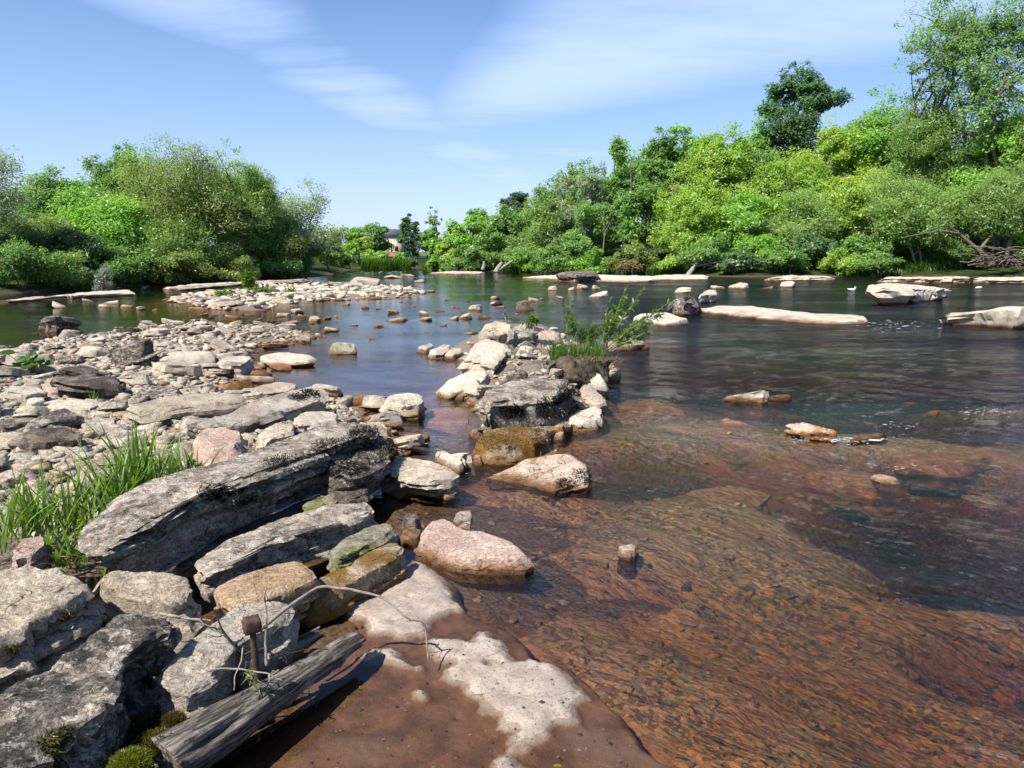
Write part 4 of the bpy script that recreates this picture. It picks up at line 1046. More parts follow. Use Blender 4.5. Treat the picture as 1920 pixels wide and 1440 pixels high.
hero('boulder', 'rounded pale boulder with a small dark hole', [(150, 1075, .40), (200, 1060, .42), (260, 1056, .42), (320, 1064, .40), (368, 1080, .37), (378, 1108, .34), (355, 1135, .31), (310, 1148, .29), (240, 1135, .31), (195, 1105, .36)], .34, 'pale2', amp=.9, edge=.3, cuts=2, rough=1.4)
hero('boulder', 'long dark flaky boulder with grey crust running down to the corner', [(262, 1124, .43), (305, 1126, .42), (330, 1165, .38), (302, 1204, .35), (250, 1242, .35), (226, 1296, .35), (195, 1348, .35), (135, 1388, .34), (40, 1425, .34), (-80, 1470, .33), (-140, 1400, .36), (-50, 1330, .40), (10, 1288, .41), (60, 1256, .42), (105, 1222, .42), (165, 1176, .43), (215, 1142, .43)], .38, 'lich', amp=.9, strata=1.4, under=.18, cuts=2, rough=1.8)
hero('rock', 'flaky dark ledge stone below the long flaky boulder', [(150, 1400, .22), (200, 1362, .23), (228, 1318, .23), (248, 1335, .20), (225, 1385, .18), (180, 1425, .17)], .24, 'lich', amp=.9, cuts=3, rough=1.6)
hero('boulder', 'shaded mossy boulder cut off by the lower corner of the photo', [(-120, 1440, .30), (-20, 1395, .30), (70, 1405, .30), (120, 1425, .29), (140, 1480, .26), (60, 1600, .24), (-160, 1600, .24)], .34, 'moss', amp=1.0)
hero('rock', 'small shaded grey stone below the whitish lichen-crusted boulder', [(262, 1300, .12), (285, 1276, .12), (325, 1285, .12), (342, 1305, .11), (310, 1325, .10), (275, 1328, .10)], .16, 'grey')
hero('rock', 'low pinkish stone half hidden at the foot of the grass', [(10, 1035, .30), (40, 1008, .30), (85, 998, .30), (92, 1022, .28), (60, 1048, .26), (25, 1056, .26)], .26, 'pink')
hero('rock', 'dark stone at the edge under the cut-off pale boulder', [(-60, 1240, .22), (0, 1222, .22), (40, 1218, .22), (45, 1245, .20), (0, 1275, .18), (-60, 1290, .18)], .26, 'pale2')
# -- just beyond them
hero('rock_slab', 'pale slab with black moss-crowned far end by the inlet', [(345, 795, .33), (420, 775, .33), (470, 755, .34), (545, 730, .37), (585, 722, .38), (608, 728, .36), (610, 745, .30), (560, 765, .28), (500, 785, .27), (430, 806, .27), (370, 812, .28)], .22, 'grey', strata=1.0, amp=.8)
hero('rock_slab', 'long brown undercut slab lying across the rubble', [(228, 762, .36), (280, 748, .36), (340, 738, .36), (400, 730, .36), (455, 737, .35), (462, 752, .33), (400, 760, .32), (330, 768, .32), (260, 778, .32)], .26, 'pale2', strata=.9, under=.35, amp=.7)
hero('boulder', 'smooth pinkish-brown boulder next to the grass clump', [(352, 818, .34), (380, 800, .35), (425, 795, .35), (458, 803, .33), (465, 818, .30), (445, 842, .27), (405, 850, .26), (368, 838, .29)], .28, 'pink', strata=.3, edge=.3)
hero('rock', 'pale jagged block beyond the middle of the longest slab', [(470, 815, .30), (500, 797, .31), (540, 784, .31), (556, 795, .29), (550, 812, .27), (510, 822, .26), (482, 830, .26)], .24, 'pale2', cuts=8)
hero('rock', 'knobbly pale rock between black-tipped slab and longest slab', [(545, 785, .30), (575, 770, .31), (615, 765, .31), (640, 775, .29), (635, 790, .27), (590, 798, .26), (555, 800, .27)], .22, 'pale', cuts=7)
hero('rock', 'small broken pale stones block near the pinkish boulder', [(442, 832, .24), (460, 815, .24), (475, 822, .23), (470, 842, .21), (450, 848, .21)], .18, 'pale2', cuts=8)
hero('rock', 'dark-faced tilted slab block among the rubble behind the cobble', [(85, 700, .46), (110, 684, .48), (150, 678, .48), (200, 690, .44), (238, 708, .38), (232, 718, .34), (180, 712, .34), (120, 708, .38)], .30, 'dark', under=.3, amp=.7)
hero('cobble', 'round pinkish cobble, biggest smooth one on the rubble bar', [(73, 722, .30), (82, 710, .33), (100, 706, .34), (118, 712, .32), (124, 725, .28), (112, 736, .24), (90, 738, .24)], .24, 'pink', strata=0, cuts=0, edge=.55, amp=.3)
hero('rock', 'dark split block beside the long grass, low and wide', [(18, 818, .30), (60, 806, .30), (110, 802, .30), (160, 808, .30), (165, 822, .28), (110, 830, .26), (50, 836, .26)], .26, 'dark', amp=1.1)
hero('rock', 'dark blotched angular rock on the rubble above the split block', [(50, 790, .30), (85, 770, .34), (120, 760, .35), (152, 768, .33), (158, 782, .28), (110, 795, .26), (70, 802, .26)], .26, 'lich', amp=1.1, cuts=8)
hero('rock', 'long pale slab stone below the round pinkish cobble', [(60, 755, .24), (110, 748, .25), (170, 748, .25), (186, 756, .24), (170, 765, .22), (100, 770, .21)], .18, 'pale')
hero('rock_slab', 'flat grey stone between blotched rock and grass tips', [(145, 795, .24), (180, 782, .25), (218, 780, .25), (222, 795, .23), (190, 808, .21), (155, 810, .21)], .20, 'grey')
hero('rock', 'pale triangular stone beside the round pinkish cobble', [(22, 735, .28), (48, 716, .31), (78, 712, .31), (76, 728, .27), (52, 742, .24)], .22, 'pale2', cuts=7)
hero('rock', 'wide pale slab block along the inlet shore of the bar', [(290, 668, .28), (330, 658, .30), (400, 656, .30), (408, 668, .26), (360, 674, .24), (300, 676, .24)], .24, 'pale')
hero('rock', 'grey block at the tip of the bar by the inlet', [(405, 672, .26), (432, 664, .28), (470, 664, .28), (478, 676, .22), (450, 684, .20), (415, 684, .20)], .24, 'grey')
# -- stones in the water below the slabs
hero('rock', 'layered broken block jutting into the stream beyond the slabs', [(715, 868, .22), (740, 850, .22), (787, 856, .21), (830, 866, .20), (862, 884, .18), (850, 895, .17), (808, 900, .17), (740, 892, .18)], .20, 'pale2', strata=2.0, cuts=7, under=.15)
hero('rock', 'pale triangular pyramid rock upstream of the flat pink slab', [(812, 858, .03), (832, 838, .14), (852, 824, .25), (872, 824, .25), (884, 845, .16), (890, 874, .03), (860, 886, .02), (835, 872, .03)], .24, 'pale', cuts=6, amp=.8, strata=.3)
hero('boulder', 'brown algae-coated rounded boulder in midstream', [(882, 826, .16), (905, 808, .20), (950, 797, .22), (1008, 793, .23), (1036, 802, .21), (1044, 820, .17), (1010, 836, .15), (950, 842, .14), (905, 842, .13)], .26, 'brownmoss', edge=.45, strata=.4, cuts=2)
hero('rock', 'pale three-cornered flat rock with orange wet flank', [(905, 895, .01), (945, 872, .09), (985, 850, .15), (1030, 848, .16), (1078, 852, .16), (1118, 880, .13), (1100, 893, .11), (1062, 903, .08), (1040, 925, .01), (975, 908, .01)], .20, 'wetpale', amp=.6, strata=.4, edge=.15, cuts=1)
hero('rock', 'small upright pointed grey stone behind the flat pink slab', [(848, 968, .10), (856, 945, .20), (880, 935, .25), (886, 945, .22), (884, 975, .08), (868, 984, .06)], .24, 'grey', cuts=6)
hero('rock_slab', 'flat pink slab with red wet rim, isolated in the shallows', [(778, 1018, .10), (786, 985, .11), (800, 970, .11), (825, 965, .11), (850, 978, .11), (870, 988, .11), (910, 992, .10), (950, 1003, .10), (975, 1016, .09), (1003, 1042, .08), (985, 1052, .08), (930, 1052, .08), (865, 1050, .085), (810, 1032, .09)], .13, 'pink', amp=.35, strata=.4, edge=.30, cuts=0, under=0)
hero('cobble', 'round dark brown cobble in shade by the slabs', [(750, 968, .12), (762, 955, .14), (782, 956, .14), (792, 970, .11), (780, 982, .09), (760, 982, .09)], .18, 'dark', strata=0, cuts=0, edge=.5, amp=.3)
hero('cobble', 'dark wet stone below the round shaded cobble', [(742, 1000, .05), (765, 985, .06), (795, 990, .05), (790, 1010, .03), (760, 1018, .03)], .14, 'dark', strata=0, edge=.4)
hero('rock', 'small white pointed rock alone in the brown rapids', [(1155, 1036, .02), (1160, 1012, .09), (1170, 1000, .13), (1188, 1006, .10), (1200, 1026, .04), (1192, 1044, .01), (1170, 1048, .0)], .16, 'pale', cuts=6)
hero('rock', 'white squarish boulder at the mouth of the inlet', [(714, 752, .16), (722, 738, .20), (745, 732, .21), (795, 738, .19), (804, 756, .15), (788, 764, .13), (745, 764, .13)], .22, 'pale', edge=.3)
hero('rock', 'small grey pointed stone by the inlet mouth', [(622, 752, .10), (640, 738, .17), (655, 733, .18), (664, 744, .12), (650, 756, .08), (630, 760, .07)], .18, 'grey', cuts=6)
hero('rock', 'low rusty-orange wet rock between grey stone and white boulder', [(658, 745, .06), (680, 737, .10), (706, 737, .10), (712, 746, .06), (690, 752, .04), (665, 754, .04)], .12, 'rust')
hero('boulder', 'biggest flat-topped midstream boulder with dark mossy face', [(880, 750, .38), (900, 728, .40), (955, 712, .41), (1030, 705, .41), (1078, 708, .41), (1094, 722, .40), (1060, 738, .38), (1010, 746, .37), (950, 752, .36), (910, 756, .36)], .50, 'slab', strata=1.3, amp=.55, edge=.12, cuts=4, rough=1.5)
hero('rock', 'white flat rock on the stream side of the biggest boulder', [(1052, 778, .12), (1080, 768, .15), (1118, 758, .17), (1136, 768, .14), (1134, 784, .10), (1100, 796, .07), (1065, 796, .07)], .20, 'pale', edge=.3)
hero('rock', 'long pale rock between the biggest boulder and white flat rock', [(1086, 728, .20), (1100, 715, .24), (1120, 728, .22), (1138, 752, .14), (1120, 760, .12), (1098, 752, .15)], .24, 'pale2')
hero('rock', 'pale angular block at the stream corner of the mound', [(1086, 708, .30), (1092, 690, .36), (1108, 688, .36), (1140, 708, .28), (1142, 724, .18), (1115, 728, .16), (1095, 722, .20)], .34, 'pale', cuts=8)
hero('rock', 'small white stone lodged before the brown algae boulder', [(900, 800, .10), (908, 786, .15), (922, 781, .16), (934, 788, .13), (930, 802, .07)], .16, 'pale')
hero('rock', 'low pale stone squeezed under the biggest boulder', [(934, 798, .09), (950, 790, .12), (985, 790, .12), (1000, 798, .09), (970, 804, .06)], .14, 'pale2')
hero('cobble', 'tiny ochre cobble beside the white flat rock', [(1036, 798, .09), (1046, 789, .11), (1058, 792, .10), (1058, 804, .06), (1044, 806, .05)], .11, 'ochre', strata=0, edge=.5, cuts=0)
hero('cobble', 'tiny white cobble below the ochre one', [(1038, 812, .04), (1050, 806, .05), (1060, 810, .04), (1056, 820, .02), (1042, 820, .02)], .07, 'pale', strata=0, edge=.4)
hero('rock', 'olive wet stone beside the pale pyramid rock', [(886, 858, .04), (893, 846, .08), (902, 850, .07), (904, 866, .03), (892, 870, .02)], .12, 'brownmoss')
# -- the mound
hero('rock', 'large leaning pale slab forming the near slope of the mound', [(862, 668, .45), (885, 640, .58), (915, 632, .62), (952, 640, .60), (950, 665, .46), (925, 690, .34), (880, 690, .30)], .34, 'pale', cuts=4, amp=.7)
hero('rock', 'pale rock forming the crest of the mound', [(895, 625, .66), (908, 602, .80), (930, 595, .84), (962, 600, .80), (968, 620, .68), (945, 635, .58), (905, 640, .56)], .45, 'pale2', cuts=9, amp=1.2)
hero('rock', 'knobbly grey rock beside the mound crest', [(945, 625, .62), (962, 608, .72), (985, 604, .74), (1008, 612, .68), (1004, 630, .58), (965, 640, .52)], .40, 'grey', cuts=9, amp=1.2)
hero('rock', 'upright pointed slab with black blotches at mid mound', [(962, 690, .26), (966, 645, .50), (985, 628, .60), (1002, 640, .52), (1012, 668, .34), (1000, 698, .22), (978, 704, .20)], .40, 'lich', cuts=5)
hero('rock', 'dark-holed rock left of the upright pointed slab', [(932, 672, .36), (945, 640, .54), (962, 638, .54), (968, 660, .40), (960, 690, .26), (942, 696, .24)], .36, 'lich', cuts=5)
hero('rock', 'brown slab near the top of the mound by the willow shoots', [(1002, 640, .50), (1010, 618, .62), (1045, 616, .62), (1052, 635, .50), (1030, 650, .42)], .36, 'pink', cuts=7)
hero('rock', 'tilted white slab leaning against the turf of the mound', [(998, 695, .22), (1020, 668, .38), (1040, 646, .48), (1048, 660, .40), (1036, 680, .30), (1010, 704, .20)], .22, 'pale', cuts=4)
hero('rock', 'long pale spur running down into the inlet water', [(814, 736, .05), (835, 715, .16), (870, 692, .30), (910, 680, .38), (925, 695, .28), (905, 722, .16), (870, 738, .06), (840, 745, .03)], .26, 'pale', amp=1.1, cuts=6)
hero('rock', 'blotched grey boulder resting behind the biggest boulder', [(925, 705, .34), (940, 690, .42), (970, 682, .46), (998, 692, .42), (1002, 705, .34), (970, 712, .30), (940, 712, .30)], .34, 'lich', cuts=5)
hero('rock', 'small pinkish stone below the tilted white slab', [(1000, 700, .30), (1012, 682, .38), (1024, 690, .34), (1020, 706, .27), (1006, 708, .26)], .24, 'pink', cuts=6)
hero('rock', 'flat pale stone between spur and biggest boulder', [(868, 728, .16), (885, 718, .20), (915, 718, .21), (918, 728, .17), (890, 736, .13)], .16, 'pale')
hero('rock', 'dark wet rock at the stream foot of the mound turf', [(1136, 700, .12), (1145, 688, .18), (1160, 682, .20), (1166, 692, .14), (1155, 702, .09)], .2, 'grey', cuts=7)
# -- further out in the river
hero('rock', 'white wedge-shaped rock with brown wet base in the open stream', [(1352, 746, .03), (1385, 730, .14), (1425, 719, .23), (1440, 722, .22), (1443, 738, .10), (1420, 748, .04), (1380, 750, .02)], .22, 'pale', amp=.6, cuts=4)
hero('rock', 'low dark rock trailing beside the white wedge', [(1440, 744, .04), (1455, 737, .07), (1482, 737, .07), (1490, 743, .04), (1465, 748, .02)], .12, 'dark')
hero('rock', 'pale oblong rock above the small white rapid', [(1468, 800, .08), (1472, 789, .13), (1500, 788, .13), (1555, 798, .12), (1580, 810, .08), (1560, 817, .05), (1510, 812, .06)], .18, 'wetpale', cuts=5)
hero('rock', 'dark wet rock splitting the small white rapid', [(1588, 822, .05), (1610, 812, .08), (1650, 806, .08), (1668, 814, .05), (1640, 824, .02), (1600, 830, .01)], .14, 'dark')
hero('rock_slab', 'thin white flake barely clear of the shallow red ledge', [(1632, 893, .025), (1645, 885, .04), (1670, 890, .04), (1688, 899, .03), (1675, 904, .02), (1650, 901, .02)], .07, 'pale', edge=.3)
hero('rock_slab', 'long flat pink ledge stretching across the stream', [(1300, 577, .10), (1335, 572, .13), (1400, 573, .14), (1470, 580, .14), (1560, 588, .14), (1628, 591, .13), (1626, 602, .08), (1560, 606, .05), (1480, 601, .05), (1400, 592, .05), (1330, 585, .05)], .22, 'pale', strata=.8, amp=.6)
hero('boulder', 'big pale wedge slab with deep black undercut near the far bank', [(1618, 541, .55), (1638, 529, .72), (1672, 526, .74), (1720, 532, .66), (1755, 540, .48), (1786, 547, .28), (1752, 551, .24), (1700, 545, .46), (1642, 545, .50)], .62, 'pale', under=.35, amp=.6, strata=1.0, cuts=2, rough=1.5)
hero('rock', 'long craggy rock leaving the picture at the stream edge', [(1748, 594, .12), (1765, 579, .38), (1805, 575, .42), (1860, 582, .40), (1920, 573, .55), (2010, 566, .60), (2020, 580, .40), (1930, 590, .30), (1860, 598, .15), (1790, 602, .06)], .45, 'pale', under=.3, cuts=8, amp=1.1)
hero('boulder', 'rounded dark-flecked boulder at the end of the flat pink ledge', [(1245, 570, .25), (1258, 557, .50), (1285, 551, .60), (1312, 556, .50), (1320, 568, .25), (1290, 575, .15), (1260, 577, .12)], .55, 'lich', edge=.4)
hero('rock', 'white rock perched behind the dark-flecked boulder', [(1308, 552, .32), (1325, 542, .42), (1343, 541, .42), (1346, 551, .28), (1325, 556, .22)], .34, 'pale', cuts=6)
hero('rock_slab', 'flat white slab half hidden by the willow shoots', [(1172, 594, .14), (1200, 586, .20), (1250, 586, .20), (1290, 594, .18), (1288, 603, .10), (1240, 606, .06), (1185, 602, .06)], .24, 'pale', amp=.6)
hero('rock', 'flat mossy rock beside the willow shoots', [(1130, 644, .10), (1150, 634, .16), (1190, 631, .18), (1222, 635, .17), (1226, 646, .08), (1190, 651, .05), (1150, 652, .05)], .22, 'moss', edge=.35)
hero('rock_slab', 'white flat slab above the inlet pool', [(480, 672, .10), (495, 660, .16), (540, 660, .17), (585, 664, .16), (596, 672, .12), (560, 679, .08), (510, 680, .07)], .16, 'pale', amp=.7)
hero('rock', 'small brown rock under the white flat slab', [(503, 686, .05), (515, 678, .08), (545, 680, .08), (548, 688, .04), (520, 694, .02)], .12, 'ochre')
hero('boulder', 'dark mossy round-topped rock alone in the blue pool', [(612, 652, .12), (620, 641, .20), (645, 637, .23), (668, 642, .19), (671, 653, .10), (645, 658, .06)], .26, 'moss', edge=.4, amp=1.1)
hero('rock', 'grey two-humped rock alone in the green water by the willow bank', [(66, 602, .20), (80, 592, .38), (105, 595, .34), (130, 591, .36), (152, 600, .22), (120, 606, .12), (85, 608, .12)], .36, 'lich', amp=1.2)
hero('rock', 'white lumpy rock third in the row beside the mound', [(798, 660, .10), (815, 645, .22), (835, 640, .24), (850, 650, .15), (830, 664, .07), (808, 666, .06)], .24, 'pale', cuts=7)
hero('rock', 'small pale rock touching the foot of the mound', [(830, 664, .10), (845, 650, .18), (865, 648, .19), (870, 660, .10), (850, 670, .05)], .2, 'pale2', cuts=7)
hero('rock', 'grey cracked rock first in the row beside the mound', [(780, 652, .08), (790, 642, .16), (812, 640, .17), (816, 650, .09), (798, 657, .05)], .18, 'grey', cuts=7)

# red-brown ledges just under the water
for lb, pts in [('red-brown ledge awash below the white wedge rock', [(1225, 800, -.05), (1290, 786, -.03), (1370, 782, -.02), (1440, 800, -.02), (1480, 822, -.03), (1440, 846, -.05), (1380, 850, -.06), (1300, 828, -.06)]),
                ('smooth red ledge drowned in the shallows below the first one', [(1225, 930, -.06), (1290, 915, -.05), (1380, 912, -.04), (1470, 925, -.05), (1440, 950, -.07), (1340, 962, -.08), (1260, 955, -.08)]),
                ('red-brown ledge awash beside the small white rapid', [(1660, 850, -.05), (1740, 836, -.03), (1830, 838, -.03), (1880, 856, -.05), (1800, 872, -.06), (1700, 868, -.06)]),
                ('narrow red ledge carrying the thin white flake', [(1500, 880, -.03), (1560, 874, -.02), (1640, 884, -.01), (1690, 902, -.02), (1640, 912, -.04), (1560, 900, -.05)]),
                ('orange ledge awash beside the biggest boulder', [(1145, 752, -.03), (1200, 744, -.02), (1290, 764, -.03), (1300, 780, -.05), (1230, 778, -.06), (1160, 772, -.05)]),
                ('orange wet ledge between white boulder and biggest boulder', [(800, 768, -.03), (850, 756, .0), (890, 768, -.01), (885, 795, -.04), (830, 800, -.05), (790, 790, -.05)])]:
    hero('submerged_ledge', lb, pts, .22, 'redledge', cat='rock ledge', edge=.35, cuts=1, amp=1.0, strata=.3)
# -- plain single rocks out in the river: base row, width and height in the photo
def stone_body(L, Wd, Ht, seed, cell, cuts=10, rnd=.12, tilt=.12, **kw):
    rng = np.random.default_rng(seed)
    n = int(rng.integers(6, 9)); th = np.sort(rng.random(n) * .5 + np.arange(n)) / n * 2 * np.pi
    out = np.stack([np.cos(th) * L / 2 * rng.uniform(.82, 1.05, n), np.sin(th) * Wd / 2 * rng.uniform(.82, 1.05, n)], 1)
    sl = rng.normal(size=2) * tilt
    zf = lambda x, y: Ht + sl[0] * x + sl[1] * y
    return rock_body(out, zf, Ht * 1.25, cell, seed, edge=rnd, cuts=cuts, amp=.9, strata=.9, under=.15, **kw)
LOOSE = [
 (985, 582, 56, 27, 'dark', 'dark craggy rock standing in midstream beyond the mound'),
 (1000, 566, 44, 10, 'grey', 'low grey rock just beyond the dark craggy midstream rock'),
 (885, 582, 40, 15, 'pale2', 'rounded pale rock in midstream upstream of the mound'),
 (928, 572, 50, 8, 'grey', 'thin flat rock next to the rounded midstream rock'),
 (857, 579, 24, 6, 'dark', 'small dark rock before the rounded midstream rock'),
 (796, 591, 30, 12, 'pale2', 'small humped rock, upper one of a midstream pair'),
 (800, 601, 34, 12, 'grey', 'small humped rock, lower one of a midstream pair'),
 (824, 585, 30, 6, 'dark', 'low dark sliver of rock beside the midstream pair'),
 (845, 600, 50, 8, 'grey', 'long low rock before the mound crest'),
 (872, 598, 36, 15, 'pale2', 'taller rock in the row before the mound crest'),
 (910, 598, 50, 7, 'dark', 'dark ledge joining the mound crest'),
 (685, 579, 26, 10, 'dark', 'pointed dark rock in the blue reach'),
 (712, 580, 36, 4, 'pale', 'thin white rock beside the pointed dark rock'),
 (700, 637, 24, 6, 'ochre', 'tiny brown rock in the still blue pool'),
 (800, 625, 26, 4, 'grey', 'flat sliver in the water by the mound'),
 (1124, 558, 62, 8, 'pale', 'long white low rock beyond the willow shoots'),
 (1038, 545, 28, 13, 'pale2', 'rounded rock left in the group off the shore shelf'),
 (1094, 543, 34, 14, 'pale2', 'middle rock of the group off the shore shelf'),
 (1118, 543, 24, 12, 'grey', 'end rock of the group off the shore shelf'),
 (1070, 545, 24, 7, 'grey', 'low rock in the group off the shore shelf'),
 (1052, 562, 24, 10, 'grey', 'dark-sided rock beyond the willow shoots'),
 (1015, 562, 12, 7, 'pale', 'little white stone near the low grey rock'),
 (1280, 549, 50, 14, 'pale2', 'broken pale rock behind the perched white rock'),
 (1395, 541, 66, 12, 'pale2', 'low broad rock in the line off the wooded bank'),
 (1482, 538, 66, 11, 'pale', 'pointed broad rock, last in the line off the wooded bank'),
 (1345, 541, 40, 8, 'grey', 'small rock joining the line off the wooded bank'),
 (1440, 541, 50, 4, 'dark', 'flat dark ledge in the line off the wooded bank'),
 (1752, 779, 52, 15, 'rust', 'brown wet rock breaking the rapids'),
 (1712, 757, 40, 6, 'rust', 'low dark rock barely awash above the rapids'),
 (195, 571, 72, 6, 'pale', 'flat pale slab, second of the row in the green water'),
 (110, 578, 60, 9, 'grey', 'flat grey slab, first of the row in the green water'),
 (160, 566, 44, 6, 'grey', 'thin slab behind the row in the green water'),
 (193, 577, 40, 9, 'pale2', 'tapered pale slab, third of the row in the green water'),
 (232, 577, 46, 9, 'pale2', 'low hump, fourth of the row in the green water'),
 (262, 581, 30, 11, 'pale', 'pale block, fifth of the row in the green water'),
 (288, 582, 18, 6, 'grey', 'little stone ending the row in the green water'),
 (62, 624, 20, 4, 'ochre', 'small brown stone just under the green water edge'),
 (586, 604, 44, 15, 'pale2', 'grey-topped block off the tip of the bar'),
 (615, 622, 50, 14, 'pale2', 'wide block off the tip of the bar by the pool'),
 (546, 640, 34, 13, 'ochre', 'brown cube-like stone at the pool edge'),
 (628, 595, 18, 7, 'pale', 'small rounded stone beyond the tip of the bar'),
 (560, 565, 36, 7, 'grey', 'flat rock off the end of the far stone island'),
 (790, 548, 60, 5, 'grey', 'thin slab beyond the far stone island'),
 (786, 530, 32, 9, 'grey', 'layered slab pile beyond the far stone island'),
 (735, 522, 60, 5, 'pale2', 'pale ledge before the far rapids'),
 (765, 518, 44, 5, 'grey', 'grey ledge before the far rapids'),
 (680, 600, 14, 4, 'ochre', 'tiny stone in the blue reach, nearer the bar'),
 (760, 618, 8, 4, 'dark', 'pebble-like dark tip in the blue pool'),
 (640, 1008 - 340, 10, 4, 'ochre', 'tiny tip beside the dark mossy rock'),
 (1690, 800, 26, 7, 'rust', 'small red-brown stone in the rapids beside the brown wet rock'),
 (1290, 1095, 34, 2, 'pink', 'pinkish stone just under the brown shallows'),
]
for i, (px, py, w, h, mt, lb) in enumerate(LOOSE):
    z = 0.0
    P0 = G(px, py, z); d = P0[1]
    L = w / FPX * d; Ht = max(.04, h / FPX * d * .72)
    cell = max(.02, d * .0042)
    V, F = stone_body(L, L * .62, Ht, 300 + i, cell, tilt=.20, lowcut=.55)
    V[:, 2] -= .02; V[:, 1] += L * .25
    link('rock', rock_mesh('rock', V, F, M[mt]), None, (P0[0], P0[1], z - .02), lb, 'rock')
    HEROES.append((P0[0], P0[1] + L * .25, L * .5))

# -- thin rock ledges along the shores
LEDGE = [
 ('flat pale rock shore below the willows, end by the round bush', [(-60, 566, .10), (60, 556, .14), (160, 547, .16), (262, 541, .18), (268, 548, .12), (150, 556, .06), (40, 564, .03), (-50, 572, .02)], .3, 'pale'),
 ('long flat pale rock shore below the willows, end by the bend', [(262, 541, .14), (340, 533, .16), (440, 528, .16), (540, 523, .16), (598, 521, .14), (590, 526, .06), (480, 531, .05), (380, 538, .04), (300, 546, .04)], .3, 'pale'),
 ('flat pale rock between willow shore and stone island', [(320, 557, .08), (360, 548, .12), (440, 541, .14), (450, 546, .08), (400, 553, .05), (345, 560, .03)], .3, 'pale'),
 ('wide flat cream shore shelf under the wooded bank', [(960, 518, .12), (1040, 514, .16), (1150, 515, .18), (1240, 517, .18), (1240, 526, .06), (1180, 530, .03), (1090, 526, .03), (1000, 522, .03)], .3, 'pale'),
 ('layered dark ledge block on the cream shore shelf', [(1040, 512, .50), (1070, 507, .62), (1120, 507, .62), (1126, 512, .50), (1080, 516, .42)], .5, 'dark'),
 ('low cream ledge continuing the shelf towards the fallen branch', [(1210, 517, .20), (1270, 514, .26), (1330, 515, .26), (1328, 521, .12), (1270, 523, .08), (1220, 522, .08)], .3, 'pale'),
 ('thin cream bar of rock at the first corner of the wooded bank', [(798, 511, .08), (850, 508, .12), (910, 509, .12), (912, 513, .04), (850, 514, .02)], .25, 'pale'),
 ('thin shore ledge below the dark bare-stemmed shrub', [(1428, 520, .22), (1470, 516, .30), (1560, 516, .30), (1575, 520, .20), (1500, 523, .10)], .35, 'pale2'),
 ('long pale shore ledge behind the big wedge slab', [(1630, 521, .25), (1700, 517, .40), (1790, 517, .42), (1832, 519, .36), (1826, 525, .12), (1740, 526, .06), (1660, 525, .08)], .42, 'pale2'),
 ('pale shore ledge under the driftwood pile', [(1815, 521, .30), (1870, 516, .44), (1960, 516, .46), (2000, 522, .3), (1950, 529, .06), (1860, 527, .06)], .45, 'pale2'),
]
for lb, pts, th, mt in LEDGE:
    hero('rock_ledge', lb, pts, th, mt, cat='rock ledge', cell=.15, amp=.9, strata=1.6, edge=.3, cuts=4, rough=1.6)

# -- rubble: a few kinds of stone, copied, each placed on the ground by itself
PROTO = []
for k in range(18):
    flat = (k % 3 != 0)
    L, Wd, Ht = 1.0, (.62, .78, .52)[k % 3], (.34, .17, .25)[k % 3]
    if k % 9 == 0:   # rounded cobbles
        V, F = stone_body(1.0, .78, .55, 900 + k, .085, cuts=1, rnd=.6)
    else:
        V, F = stone_body(L, Wd, Ht, 900 + k, .060, cuts=12, rnd=.04, tilt=.10, lowcut=.58)
    c = (V.max(0) + V.min(0)) / 2; c[2] = V[:, 2].min() + .28 * np.ptp(V[:, 2])
    PROTO.append((V - c, F))
PM = {}
def proto(k, mt):
    if (k, mt) not in PM: PM[(k, mt)] = rock_mesh('stone_%s' % mt, *[PROTO[k][0], PROTO[k][1]], M[mt])
    return PM[(k, mt)]
TONE = {'pale': 'pale cream', 'pale2': 'buff', 'grey': 'grey', 'lich': 'dark-blotched', 'ochre': 'ochre', 'pink': 'pinkish', 'dark': 'dark brown', 'rust': 'rusty wet'}
MARKS = [('the round pinkish cobble', G(98, 722, .2)), ('the long undercut slab', G(345, 752, .2)), ('the black-tipped slab', G(480, 775, .2)), ('the grass clump', G(250, 880, .2)),
         ('the broad-leaved plant', G(55, 690, .2)), ('the dark-faced tilted block', G(170, 700, .3)), ('the blotched angular rock', G(105, 780, .2)), ('the wide slab by the inlet', G(350, 665, .2)),
         ('the inlet tip of the bar', G(450, 650, .1)), ('the green water edge', G(100, 628, .1)), ('the dark split block', G(95, 820, .2)), ('the far rim of the bar', G(330, 605, .1)),
         ('the middle of the bar', G(230, 640, .1)), ('the pool edge of the bar', G(445, 712, .1)), ('the pinkish boulder', G(410, 825, .2))]
